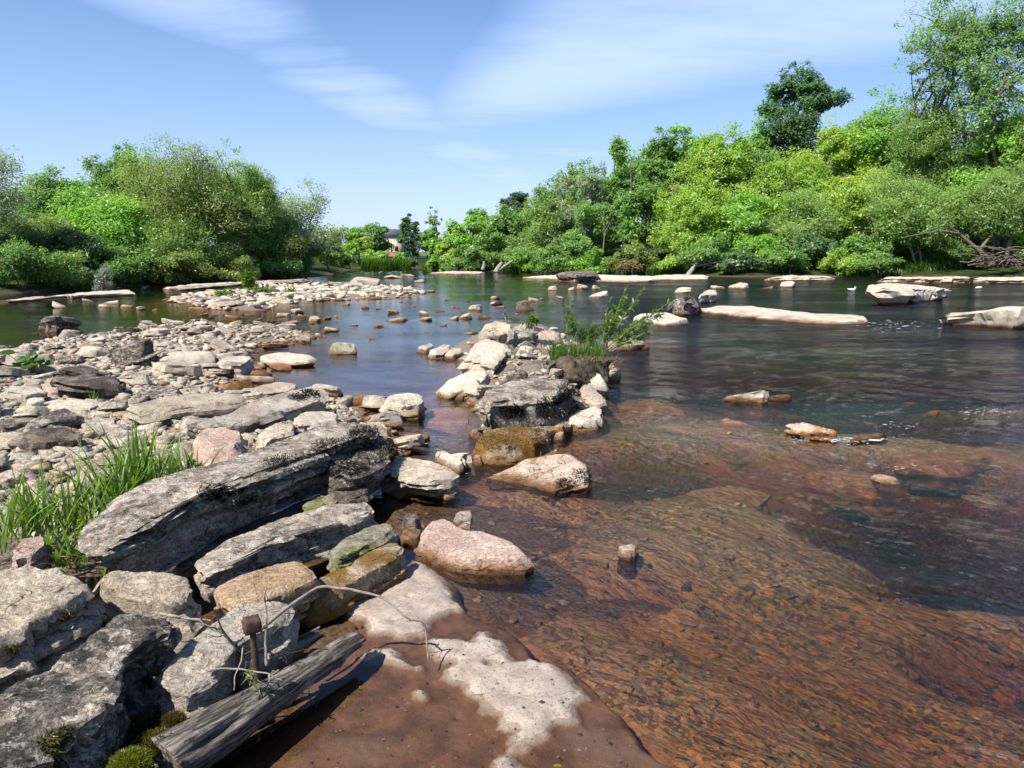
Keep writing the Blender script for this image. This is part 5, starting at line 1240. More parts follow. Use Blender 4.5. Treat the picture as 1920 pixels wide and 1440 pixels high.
def place_stone(x, y, L, name, shape, where, group, rng, tilt=.20, sink=0.0, wet=False):
    k = int(rng.integers(0, len(PROTO)))
    if L > .36 and y < 24 and k % 3 != 1: k = (k // 3) * 3 + (1 if rng.random() < .75 else k % 3)
    z = float(ground_z(x, y)[0])
    if z < -.12: z = -.12
    r = rng.random()
    mt = 'pale' if r < .17 else 'pale2' if r < .50 else 'grey' if r < .80 else 'pink' if r < .84 else 'lich' if r < .945 else 'ochre' if r < .97 else 'dark'
    if L > .30 and mt in ('ochre', 'dark', 'pink'): mt = 'pale2' if rng.random() < .6 else 'lich'
    if z < .01 and rng.random() < .25: mt = 'rust' if rng.random() < .5 else 'ochre'
    o = bpy.data.objects.new(name, proto(k, mt)); COL.objects.link(o)
    o.location = (x, y, z + sink); s = L * rng.uniform(.85, 1.15)
    o.scale = (s, s * rng.uniform(.75, 1.1), s * rng.uniform(.55, 1.0))
    o.rotation_euler = (rng.normal() * tilt, rng.normal() * tilt, rng.normal() * .5 + (0.25 if rng.random() < .7 else 1.5))
    shp = 'cobble' if k % 9 == 0 else 'flat slab' if k % 3 == 1 else 'angular stone' if k % 3 == 2 else 'blocky stone'
    size = 'tiny' if L < .14 else 'small' if L < .20 else 'middling' if L < .28 else 'big' if L < .42 else 'very big'
    asp = o.scale[2] / o.scale[0]; size += ' thin' if asp < .62 else ' squat' if asp > .85 else ''
    lab = '%s %s %s on %s' % (size, TONE[mt], shp, where(x, y)); o.name = ('cobble' if k % 9 == 0 else 'flat_stone' if k % 3 == 1 else 'angular_stone' if k % 3 == 2 else 'stone_block') if where else shape
    tag(o, lab, 'stone', group)
    return o
def near_mark(x, y):
    i = min(range(len(MARKS)), key=lambda j: np.hypot(MARKS[j][1][0] - x, MARKS[j][1][1] - y))
    return ('rubble near ' if 'bar' not in MARKS[i][0] else 'rubble at ') + MARKS[i][0]
rng = np.random.default_rng(77)
hx = np.array([h[0] for h in HEROES]); hy = np.array([h[1] for h in HEROES]); hr = np.array([h[2] for h in HEROES])
done = []
cand = []
bp = np.array(BAR)
while len(cand) < 9000:
    d_ = 5.0 + 17 * rng.random(4000) ** 1.25; a_ = rng.uniform(-.85, -.10, 4000)
    X = d_ * np.tan(a_); Y = d_
    s = sdf(X, Y, BAR)
    for x, y, q in zip(X, Y, s):
        if q > -.15 - .25 * rng.random(): cand.append((x, y, q))
cnt = 0
for x, y, q in cand:
    if cnt >= 250: break
    L = (rng.uniform(.36, .80) if cnt < 105 else float(np.clip(.20 * math.exp(rng.normal() * .45), .10, .42))) * (1.0 + .02 * (y - 6)) * (.8 if y > 13 else 1)
    if (np.hypot(hx - x, hy - y) < hr * .75 + L * .30).any(): continue
    if any(((x - a) / 1.15) ** 2 + ((y - b) * 1.35) ** 2 < (.40 * (L + l)) ** 2 for a, b, l in done): continue
    if x < -.70 * y - .4: continue
    if y < 6.2 and x > -2.2: continue
    done.append((x, y, L)); cnt += 1
    o = place_stone(x, y, L, 'stone', None, near_mark, 'stones of the rubble bar', rng, .24 if L < .36 else .13)
    if L > .36: o.scale[1] *= .78; o.scale[2] *= .85; o.location.z += .05; o.rotation_euler[2] = rng.normal() * .35 + .15
# far island of flat stones
ip = np.array(ISLE); cnt = 0
IM = [('willow end', G(350, 565, .2)), ('by the sapling', G(470, 545, .2)), ('middle part', G(600, 545, .2)), ('tip by the blue reach', G(760, 545, .2))]
def isl_mark(x, y):
    i = min(range(4), key=lambda j: np.hypot(IM[j][1][0] - x, IM[j][1][1] - y)); return 'the far island, ' + IM[i][0]
idone = []
while cnt < 120:
    x = rng.uniform(ip[:, 0].min(), ip[:, 0].max()); y = rng.uniform(ip[:, 1].min(), ip[:, 1].max())
    q = float(sdf(np.array([x]), np.array([y]), ISLE)[0])
    if q < -.5: continue
    L = float(np.clip(.62 * math.exp(rng.normal() * .5), .25, 1.6))
    if sum((x - a) ** 2 + (y - b) ** 2 < (.25 * (L + l)) ** 2 for a, b, l in idone) > 0: 
        if rng.random() < .97: continue
    idone.append((x, y, L)); cnt += 1
    o = place_stone(x, y, L, 'stone', None, isl_mark, 'stones of the far island', rng, .10)
    o.scale[2] *= .50; o.scale[0] *= 1.15; o.rotation_euler[2] = rng.normal() * .3
# stones strung between bar and island
for k in range(30):
    px = rng.uniform(340, 610); py = rng.uniform(583, 612) - (px - 470) * .02
    x, y = G(px, py, 0); L = float(np.clip(.42 * math.exp(rng.normal() * .4), .18, .9))
    if any((x - a) ** 2 + (y - b) ** 2 < (.33 * (L + l)) ** 2 for a, b, l in done): continue
    done.append((x, y, L))
    o = place_stone(x, y, L, 'stone', None, lambda a, b: 'the shallows between bar and far island', 'stones awash off the bar', rng, .1)
    o.location.z = -.03
rng = np.random.default_rng(177); k = 0
while k < 34:
    px = rng.uniform(480, 1000); py = rng.uniform(556, 640)
    if 640 < px < 860 and py > 615: continue
    x, y = G(px, py, 0); L = float(np.clip(.36 * math.exp(rng.normal() * .5), .14, 1.0))
    if (np.hypot(hx - x, hy - y) < hr + L * .4).any() or any((x - a) ** 2 + (y - b) ** 2 < (.5 * (L + l)) ** 2 for a, b, l in done): continue
    if sdf(np.array([x]), np.array([y]), ISLE)[0] > 0: continue
    done.append((x, y, L)); k += 1
    o = place_stone(x, y, L, 'stone', None, lambda a, b: 'the blue reach, awash ' + ('close to the bar' if G(600, 600, 0)[0] > a else 'in mid river'), 'stones awash in the blue reach', rng, .1)
    o.location.z = -.02 - .02 * rng.random(); o.scale[2] *= .7
# small stones filling the mound
for k in range(40):
    px = rng.uniform(850, 1090); py = rng.uniform(650, 725)
    x, y = G(px, py, .25)
    if (np.hypot(hx - x, hy - y) < hr * .45).any(): continue
    o = place_stone(x, y, rng.uniform(.07, .17), 'stone', None, lambda a, b: 'the mound between its big rocks', 'small stones of the mound', rng, .3)
for k in range(26):
    px = rng.uniform(880, 1055); py = rng.uniform(612, 690)
    x, y = G(px, py, .45)
    o = place_stone(x, y, rng.uniform(.22, .42), 'stone', None, lambda a, b: 'the crest and slope of the mound', 'broken slabs heaped on the mound', rng, .45, sink=.06)
# pebbles and cobbles between the stones: uncountable
def pebbles(name, n, sampler, lo, hi, mats, seed, zoff=0.0):
    rng = np.random.default_rng(seed)
    nl = (3, 2, 2) if hi > .3 else (2, 2, 2)
    I, F = box_lattice(*nl)
    U = I / np.array(nl) * 2 - 1; U /= np.linalg.norm(U, axis=1)[:, None] ** .6
    X, Y = sampler(n, rng); n = len(X)
    Z = ground_z(X, Y) + zoff
    per = [[] for _ in mats]
    which = rng.choice(len(mats), n, p=[m[1] for m in mats])
    for j, (mt, _p) in enumerate(mats):
        idx = np.where(which == j)[0]; m = len(idx)
        if not m: continue
        L = np.exp(rng.normal(size=m) * .45) * math.sqrt(lo * hi); L = np.clip(L, lo, hi)
        th = rng.random(m) * np.pi
        sc = np.stack([L * .5, L * .5 * rng.uniform(.55, .95, m), L * .5 * rng.uniform(.22, .52, m)], 1)
        P = U[None] * sc[:, None] * (1 + .16 * rng.normal(size=(m, len(U), 1)))
        tl = rng.normal(size=(m, 1)) * .3
        Pz = P[..., 2] + tl * P[..., 0]
        x = P[..., 0] * np.cos(th)[:, None] - P[..., 1] * np.sin(th)[:, None] + X[idx][:, None]
        y = P[..., 0] * np.sin(th)[:, None] + P[..., 1] * np.cos(th)[:, None] + Y[idx][:, None]
        z = Pz + Z[idx][:, None] + (L * .08)[:, None]
        V = np.stack([x, y, z], 2).reshape(-1, 3)
        Ff = (F[None] + (np.arange(m) * len(U))[:, None, None]).reshape(-1, 4)
        me = mesh_np(name, V, Ff, M[mt])
        link(name, me, None, None, None, None, None, 'stuff')
def bar_sampler(n, rng):
    d_ = 4.5 + 17 * rng.random(n * 3) ** 1.5; X = d_ * np.tan(rng.uniform(-.62, -.02, n * 3)); Y = d_
    k = sdf(X, Y, BAR) > -.15; k &= ~((Y < 6.0) & (X > -2.0))
    return X[k][:n], Y[k][:n]
pebbles('pebbles', 8000, bar_sampler, .035, .20, [('pale', .16), ('pale2', .40), ('pink', .06), ('grey', .29), ('ochre', .09)], 5)
def isle_sampler(n, rng):
    X = rng.uniform(ip[:, 0].min(), ip[:, 0].max(), n * 3); Y = rng.uniform(ip[:, 1].min(), ip[:, 1].max(), n * 3)
    k = sdf(X, Y, ISLE) > -.2; return X[k][:n], Y[k][:n]
pebbles('cobbles', 800, isle_sampler, .12, .40, [('pale', .5), ('pale2', .3), ('grey', .2)], 6)
def mound_sampler(n, rng):
    X = rng.uniform(-1, 2, n * 3); Y = rng.uniform(7, 13, n * 3); k = sdf(X, Y, MOUND) > -.05; return X[k][:n], Y[k][:n]
pebbles('mound_pebbles', 500, mound_sampler, .04, .14, [('pale', .6), ('pale2', .4)], 7)
# pebbles on the river bed in the shallows
def bed_sampler(n, rng):
    d_ = 2.2 + 9 * rng.random(n) ** 1.4; X = d_ * np.tan(rng.uniform(-.2, .62, n)); Y = d_
    k = (sdf(X, Y, SHELF) < -.12) & (sdf(X, Y, BAR) < 0); return X[k], Y[k]
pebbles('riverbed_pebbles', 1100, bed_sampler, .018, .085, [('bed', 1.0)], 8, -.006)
# ------------------------------------------------------------------ grass, shoots, plants
def blade_mesh(name, roots, heights, widths, lean, rng, c0, c1, seg=6, off=(0, 0, 0), mat='blade', curl=1.0):
    n = len(roots); t = np.linspace(0, 1, seg + 1)
    az = rng.random(n) * 2 * np.pi
    dirv = np.stack([np.cos(az), np.sin(az), np.zeros(n)], 1) * lean[:, None]
    side = np.stack([-np.sin(az + rng.normal(size=n) * .7), np.cos(az), np.zeros(n)], 1); side /= np.linalg.norm(side, axis=1)[:, None]
    V = []
    for k, tt in enumerate(t):
        up = heights * (tt - .32 * curl * lean * tt ** 2.4)
        P = roots + dirv * (heights * (tt ** 1.7))[:, None] + np.stack([np.zeros(n), np.zeros(n), up], 1)
        w = widths * (1 - tt ** 2.2) * (.55 + .45 * min(1, tt * 4)) + 1e-4
        V += [P - side * w[:, None] / 2, P + side * w[:, None] / 2]
    V = np.stack(V, 1).reshape(-1, 3)
    m = 2 * (seg + 1); base = np.arange(n)[:, None] * m
    F = np.concatenate([np.stack([base[:, 0] + 2 * k, base[:, 0] + 2 * k + 1, base[:, 0] + 2 * k + 3, base[:, 0] + 2 * k + 2], 1) for k in range(seg)])
    me = mesh_np(name, V - np.asarray(off), F, M[mat])
    f = rng.random(n)[:, None]; C = (1 - f) * np.array(c0) + f * np.array(c1)
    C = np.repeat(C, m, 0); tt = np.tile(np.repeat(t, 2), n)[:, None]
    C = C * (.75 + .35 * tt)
    set_col(me, C); return me
def grass_clump(label, px, py, z, rx, ry, n, h, seed, group=None, name='grass_clump', c0=(.085, .165, .018), c1=(.21, .32, .062), w=.0165, lean=1.15):
    rng = np.random.default_rng(seed); c = G(px, py, z)
    a = rng.random(n) * 2 * np.pi; r = rng.random(n) ** .6
    X = c[0] + np.cos(a) * r * rx; Y = c[1] + np.sin(a) * r * ry
    Z = np.maximum(ground_z(X, Y), z - .05)
    H = h * (.3 + .85 * rng.random(n) ** 1.3) * (1 - .35 * r)
    ln = np.clip(rng.normal(size=n) * .22 + .18 + lean * .5 * r, .03, 1.2)
    org = (c[0], c[1], z)
    me = blade_mesh(name, np.stack([X, Y, Z - .02], 1), H, w * rng.uniform(.6, 1.4, n), ln, rng, c0, c1, off=org)
    return link(name, me, None, org, label, 'grass', group)
gg = 'grass clumps among the slabs'
grass_clump('tallest grass clump, standing upright before the pinkish boulder', 245, 925, .26, .26, .30, 170, .66, 1, gg)
grass_clump('spreading grass clump sprawling against the longest slab', 300, 890, .28, .30, .32, 150, .46, 2, gg)
grass_clump('loose grass clump between the stones at the picture edge', 60, 985, .24, .34, .30, 130, .50, 3, gg)
grass_clump('middle grass clump in front of the dark split block', 150, 965, .24, .28, .28, 130, .52, 4, gg)
grass_clump('short grass at the near end of the longest slab', 110, 1035, .22, .16, .12, 70, .28, 5, gg)
grass_clump('few grass blades sprouting at the foot of the longest slab', 205, 1055, .20, .05, .05, 14, .26, 6, gg, w=.014)
grass_clump('thin lone grass tuft standing on the rubble', 178, 760, .15, .06, .06, 12, .50, 8, None, w=.012)
# straw and dead leaves under the grass
rng = np.random.default_rng(99)
n = 260; c = G(150, 1040, .16)
X = c[0] + rng.normal(size=n) * .22; Y = c[1] + rng.normal(size=n) * .14; Z = np.full(n, .17) + rng.random(n) * .03
me = blade_mesh('litter', np.stack([X, Y, Z], 1), rng.uniform(.02, .06, n), rng.uniform(.008, .03, n), rng.uniform(.8, 2.2, n), rng, (.10, .06, .03), (.34, .24, .14), 2)
link('leaf_litter', me, kind='stuff')
# turf clod of the mound with its grass, and the willow shoots on it
V, F = rock_body(np.array([G(x, y, .45) for x, y in [(1040, 668), (1060, 655), (1100, 650), (1134, 656), (1142, 670), (1118, 683), (1075, 686), (1048, 682)]]), lambda x, y: .44 + 0 * x, .34, .022, 611, amp=2.2, strata=.5, under=.18, cuts=4, edge=.35)
oc = G(1085, 670, .45)
turf = empty('turf_clod', (oc[0], oc[1], .05), 'dark earth clod with grass on the stream side of the mound', 'turf')
link('earth', mesh_np('earth', V - np.array([oc[0], oc[1], .05]), F, M['soil']), turf)
rng = np.random.default_rng(31); n = 420
X = oc[0] + rng.uniform(-.36, .30, n); Y = oc[1] + rng.uniform(-.28, .22, n)
me = blade_mesh('grass', np.stack([X, Y, np.full(n, .41)], 1), rng.uniform(.10, .34, n), rng.uniform(.008, .016, n), np.clip(rng.normal(size=n) * .3 + .35, .05, 1.2), rng, (.055, .125, .014), (.13, .225, .035), off=(oc[0], oc[1], .05))
link('grass', me, turf)
n = 150
me = blade_mesh('dry_grass', np.stack([oc[0] + rng.uniform(-.1, .48, n), oc[1] - rng.uniform(.15, .32, n), np.full(n, .42)], 1), rng.uniform(.08, .2, n), rng.uniform(.005, .01, n), rng.uniform(1.0, 2.2, n), rng, (.24, .20, .12), (.42, .37, .25), off=(oc[0], oc[1], .05), curl=1.5)
link('dry_grass', me, turf)
def shoot(label, px, py, z, toppx, toppy, seed, nst=6, spread=.22, name='willow_shoot', group='willow shoots on the mound', leafc=((.085, .165, .022), (.18, .28, .05)), L=.082, nleaf=26, d2=None):
    rng = np.random.default_rng(seed); c = G(px, py, z); d = c[1]
    tip = at(toppx, toppy, d); base = np.array([c[0], c[1], z])
    root = empty(name, tuple(base), label, 'plant', group)
    b = Bag(); LV, LF, nn = [], [], 0
    for s in range(nst):
        f = rng.uniform(.45, 1.0) if s else 1.0
        e = base + (tip - base) * f + np.array([rng.normal() * spread * .7, rng.normal() * spread * .5, -abs(rng.normal()) * .05])
        st = curve(base + rng.normal(size=3) * [.05, .05, 0], e, [0, 0, .06], 9, rng, .006)
        b.tube(st, np.linspace(.006, .0022, 9), 5)
        m = int(nleaf * f * 1.5)
        for k in range(m):
            t = rng.uniform(.22, 1.0); i = min(7, int(t * 8)); p = st[i] + (st[i + 1] - st[i]) * (t * 8 - i)
            dd = (st[i + 1] - st[i]); dd /= np.linalg.norm(dd)
            dv = dd * .7 + rng.normal(size=3) * .65; dv /= np.linalg.norm(dv)
            sd = np.cross(dv, rng.normal(size=3) + np.array([0, 0, 1])); sd /= np.linalg.norm(sd)
            l = L * rng.uniform(.6, 1.3); q = p + dv * l
            mid = p + dv * l * .42 + np.array([0, 0, .006])
            LV += [p, mid + sd * l * .12, q - [0, 0, .012], mid - sd * l * .12]; LF.append([nn, nn + 1, nn + 2, nn + 3]); nn += 4
    link('stem', b.mesh('stem', M['twig'], base), root)
    me = mesh_np('leaves', np.array(LV) - base, np.array(LF), M['leaf'])
    f = np.repeat(rng.random((nn // 4, 1)), 4, 0); set_col(me, (1 - f) * np.array(leafc[0]) + f * np.array(leafc[1]))
    link('foliage', me, root)
    return root
shoot('tall willow shoot rising straight from the mound turf', 1078, 650, .46, 1068, 562, 1, 7, .10, nleaf=34)
shoot('bushy willow shoot in the middle of the mound turf', 1105, 650, .46, 1110, 608, 2, 12, .20, nleaf=30)
shoot('tallest leaning willow shoot reaching over the flat white slab', 1135, 655, .46, 1172, 535, 3, 9, .16, nleaf=46)
shoot('willow shoot arching far out over the stream', 1140, 655, .46, 1262, 555, 4, 5, .12, nleaf=40)
shoot('low willow shoot spreading sideways over the mossy rock', 1140, 658, .46, 1215, 598, 5, 10, .18, nleaf=36)
shoot('second upright willow shoot beside the tallest one', 1128, 655, .46, 1150, 560, 6, 7, .14, nleaf=40)
shoot('small round leafy plant on the crest of the mound', 995, 612, .72, 996, 588, 7, 9, .07, nleaf=22, group=None, name='leafy_plant')
shoot('single thin twiggy sprig by the mound crest', 952, 602, .80, 944, 577, 8, 2, .02, nleaf=5, group=None, name='sprig', leafc=((.05, .06, .03), (.08, .09, .05)))
shoot('upright bright sapling growing on the far stone island', 466, 548, .25, 466, 505, 9, 18, .20, nleaf=40, group=None, name='sapling', L=.22)
shoot('low green weed beside the sapling on the island', 497, 548, .25, 497, 538, 10, 12, .35, nleaf=16, group='weeds on the far island', name='weed', L=.18)
shoot('low green weed before the sapling, nearer the inlet', 418, 552, .25, 418, 544, 11, 10, .35, nleaf=14, group='weeds on the far island', name='weed', L=.18)
shoot('low weed towards the middle of the far island', 545, 549, .25, 545, 543, 12, 8, .30, nleaf=14, group='weeds on the far island', name='weed', L=.16)
shoot('olive tuft of weed at the tip of the first bank corner', 797, 516, .15, 797, 500, 13, 14, .35, nleaf=26, group=None, name='weed', L=.28)
# broad-leaved plant on the rubble
bp_c = G(58, 700, .2); plant = empty('butterbur_plant', (bp_c[0], bp_c[1], .2), 'broad-leaved green plant growing out of the rubble', 'plant')
rng = np.random.default_rng(8)
for k in range(11):
    a = rng.random() * 6.28; r = rng.uniform(.06, .30); h = rng.uniform(.08, .26); R_ = rng.uniform(.06, .12)
    cpt = np.array([math.cos(a) * r * 1.2, math.sin(a) * r * .6, h])
    th = np.linspace(0, 2 * np.pi, 14, endpoint=False)
    rad = R_ * (1 - .35 * np.exp(-((th - np.pi) / .5) ** 2)) * (1 + .06 * rng.normal(size=14))
    nrm = Vector((rng.normal() * .4, -.35 + rng.normal() * .3, 1)).normalized(); rot = nrm.to_track_quat('Z', 'Y').to_matrix()
    pts = np.array([list(rot @ Vector((math.cos(t) * q, math.sin(t) * q * .85, .25 * q * abs(math.sin(t))))) for t, q in zip(th, rad)]) + cpt
    V = np.vstack([pts, cpt]); Fq = np.array([[i, (i + 1) % 14, 14] for i in range(14)])
    me = mesh_np('leaf', V, Fq, M['leaf']); set_col(me, np.tile(np.array([[.055, .13, .018]]) * rng.uniform(.8, 1.3), (15, 1)))
    lf = link('leaf', me, plant)
    b = Bag(); b.tube(curve(np.zeros(3), cpt, [0, 0, .03], 5), np.full(5, .004), 5); link('stalk', b.mesh('stalk', M['leaf']), lf)
    set_col(lf.children[0].data, np.tile([[.07, .12, .03]], (len(lf.children[0].data.vertices), 1)))
sp = [(70, 772, 'single fresh green seedling among the rubble')]
shoot(sp[0][2], 68, 775, .2, 70, 768, 21, 4, .05, name='seedling', group=None, nleaf=8, L=.06)

# bright grass fringes on the banks
def bank_grass(label, px, py, wpx, n, h, seed, c0=(.050, .125, .012), c1=(.115, .215, .025)):
    rng = np.random.default_rng(seed); c = at(px, py, G(px, py, .1)[1])
    d = c[1]; Wd = wpx / FPX * d
    X = c[0] + rng.uniform(-.5, .5, n) * Wd; Y = d + rng.random(n) * 2.2 + .3
    Z = ground_z(X, Y); Z = np.maximum(Z, .05)
    H = h * rng.uniform(.5, 1.1, n)
    org = (c[0], d, 0)
    me = blade_mesh('bank_grass', np.stack([X, Y, Z - .05], 1), H, np.full(n, .05) * d / 60, rng.uniform(.1, .7, n), rng, c0, c1, 3, off=org)
    link('bank_grass', me, None, org, kind='stuff')
bank_grass('', 1262, 513, 90, 1500, 1.1, 1)
bank_grass('', 1765, 516, 110, 1500, .9, 2)
bank_grass('', 1480, 516, 70, 900, .7, 3)
bank_grass('', 1640, 517, 120, 900, .7, 13, (.03, .075, .010), (.06, .12, .018))
bank_grass('', 975, 509, 70, 800, .9, 4)
bank_grass('', 720, 503, 90, 1500, 1.5, 5)
bank_grass('', 100, 541, 150, 1000, .5, 6, (.035, .08, .012), (.075, .14, .022))
bank_grass('', 330, 529, 120, 900, .6, 7)
bank_grass('', 510, 522, 70, 700, .7, 9)
bank_grass('', 1130, 511, 110, 800, .7, 14, (.045, .09, .014), (.09, .16, .025))

# ------------------------------------------------------------------ driftwood, spike, twigs, moss
def wob_log(p0, p1, r0, r1, seed, sides=40, n=90, flat=.8, end=.3):
    rng = np.random.default_rng(seed); p0, p1 = np.array(p0, float), np.array(p1, float)
    Ld = np.linalg.norm(p1 - p0); t = np.linspace(0, 1, n)
    th = np.linspace(0, 2 * np.pi, sides, endpoint=False)
    TT, TH = np.meshgrid(t, th, indexing='ij')
    R = r0 + (r1 - r0) * TT
    P = np.stack([TT.ravel() * Ld * 1.2 , np.cos(TH).ravel() * 1.7, np.sin(TH).ravel() * 1.7], 1)
    low = fbm(P * 1.1 + seed, 3, seed).reshape(TT.shape)
    fib = fbm(P * np.array([.9, 5, 5]) + seed, 4, seed + 3, .6, ridge=True).reshape(TT.shape)
    crk = fbm(P * np.array([.35, 2.2, 2.2]) + seed * 2, 3, seed + 8, .55)
    R = R * (1 + .24 * low + .20 * (fib - .2) - .30 * sstep(.10, .0, np.abs(crk.reshape(TT.shape))))
    x = TT * Ld + (low * .05 + fib * .05) * (TT > .97)
    V = np.stack([x, R * np.cos(TH), R * np.sin(TH) * flat], 2).reshape(-1, 3)
    F = []
    k = np.arange(sides); k2 = (k + 1) % sides
    for i in range(n - 1): F.append(np.stack([i * sides + k, (i + 1) * sides + k, (i + 1) * sides + k2, i * sides + k2], 1))
    c = len(V); V = np.vstack([V, [[.02, 0, 0], [Ld * .985, 0, 0]]])
    T3 = np.concatenate([np.stack([k, k2, np.full(sides, c)], 1), np.stack([(n - 1) * sides + k2, (n - 1) * sides + k, np.full(sides, c + 1)], 1)])
    return V, [np.concatenate(F), T3]
def log(name, label, p0, p1, r0, r1, seed, **k):
    V, F = wob_log(p0, p1, r0, r1, seed, **k)
    dv = Vector(np.array(p1) - np.array(p0)); q = dv.to_track_quat('X', 'Z')
    o = link(name, mesh_np(name, V, F, M['log']), None, p0, label, 'driftwood')
    o.rotation_mode = 'QUATERNION'; o.rotation_quaternion = q; return o
pl = lambda px, py, z: (*G(px, py, z), z)
lg = log('driftwood_log', 'long cracked grey driftwood log lying over the brown pool', pl(300, 1440, .13), pl(660, 1204, .11), .104, .040, 3)
log('driftwood_log', 'dark shaded driftwood end sticking out behind the long log', pl(430, 1285, .10), pl(592, 1190, .07), .075, .028, 9)
# rusty spike with a square head
s0 = np.array(pl(482, 1262, .16)); sp_top = np.array([s0[0] - .012, s0[1] + .01, s0[2] + .195])
spike = empty('rusty_spike', tuple(s0), 'rusty iron spike with square head standing by the log', 'iron spike')
b = Bag(); b.tube(np.linspace(s0 - [0, 0, .12], sp_top, 9) + rng.normal(size=(9, 3)) * .0015, np.linspace(.0155, .0125, 9) * (1 + .12 * rng.normal(size=9)), 9); link('shaft', b.mesh('shaft', M['rustiron'], s0), spike)
I, F = box_lattice(6, 6, 5); V = I / np.array([6, 6, 5]) * 2 - 1
V = V * np.array([.031, .029, .026]) * (1 + .16 * fbm(V * 1.7, 2, 4)[:, None]); V[:, :2] *= (1 - .12 * sstep(.3, 1, V[:, 2:3] / .028))
ca, sa = math.cos(.5), math.sin(.5); V[:, :2] = np.stack([V[:, 0] * ca - V[:, 1] * sa, V[:, 0] * sa + V[:, 1] * ca], 1)
link('head', mesh_np('head', V + (sp_top - s0), F, M['rustiron']), spike)
# twigs
def twig(label, pts, r0, r1, mat='twig', side=0, seed=1, name='dead_twig'):
    rng = np.random.default_rng(seed)
    P = np.array([pl(*p) for p in pts]); n = 40
    s = np.r_[0, np.cumsum(np.linalg.norm(np.diff(P, axis=0), axis=1))]; u = np.linspace(0, s[-1], n)
    Q = np.stack([np.interp(u, s, P[:, i]) for i in range(3)], 1)
    for _ in range(2): Q[1:-1] = (Q[:-2] + 2 * Q[1:-1] + Q[2:]) / 4
    Q += fbm(np.c_[u * 14, u * 0, u * 0 + seed], 2, seed)[:, None] * np.array([.004, .002, .004])
    rad = np.linspace(r0, r1, n) * (1 + .25 * np.abs(perlin(np.c_[u * 30, u * 0, u * 0 + seed], 3)))
    b = Bag(); b.tube(Q, rad, 7)
    for k in range(side):
        i = int(rng.integers(4, n - 3)); e = Q[i] + rng.normal(size=3) * np.array([.05, .03, .04])
        b.tube(curve(Q[i], e, [0, 0, .01], 5, rng, .003), np.linspace(rad[i] * .6, .0012, 5), 5)
    o = Q[0]
    return link(name, b.mesh(name, M[mat], o), None, tuple(o), label, 'twig')
twig('long arching grey twig bowing from the spike down to the bedrock', [(488, 1180, .30), (540, 1138, .33), (600, 1098, .35), (660, 1106, .33), (715, 1118, .30), (745, 1140, .26), (765, 1165, .21), (797, 1163, .20), (800, 1200, .11), (803, 1240, .035)], .0085, .0028, seed=3, side=2)
twig('upright white dead twig just behind the spike head', [(500, 1248, .20), (498, 1200, .29), (500, 1160, .38), (496, 1116, .46)], .006, .0035, seed=4, side=3)
twig('short white twig lying across the gap between boulders', [(300, 1150, .36), (340, 1158, .35), (395, 1165, .33)], .007, .004, seed=5, side=4)
twig('thin pale twig lying across the log at the spike foot', [(385, 1259, .26), (420, 1253, .26), (460, 1256, .25), (500, 1262, .24), (530, 1276, .21)], .004, .0025, seed=6, side=3)
twig('forked black charred twig rising beside the spike', [(455, 1228, .22), (430, 1200, .29), (415, 1178, .34), (408, 1158, .38)], .007, .003, 'darktwig', 6, 7)
twig('thin curved twig drooping over the log bark', [(455, 1215, .30), (452, 1240, .27), (442, 1265, .245), (438, 1295, .22)], .0028, .0015, seed=8)
twig('tangle of fine dark rootlets wrapped about the spike', [(450, 1230, .20), (470, 1222, .24), (495, 1215, .26), (520, 1230, .22), (545, 1226, .22)], .004, .002, 'darktwig', 14, 9, name='rootlets')
twig('small dark twig floating at the edge of the pool shadow', [(545, 1340, .03), (570, 1322, .035), (600, 1306, .03)], .003, .002, 'darktwig', 3, 10)
shoot('tiny green seedling sprouting at the spike foot', 480, 1290, .22, 478, 1262, 15, 3, .02, name='seedling', group=None, nleaf=5, L=.035)
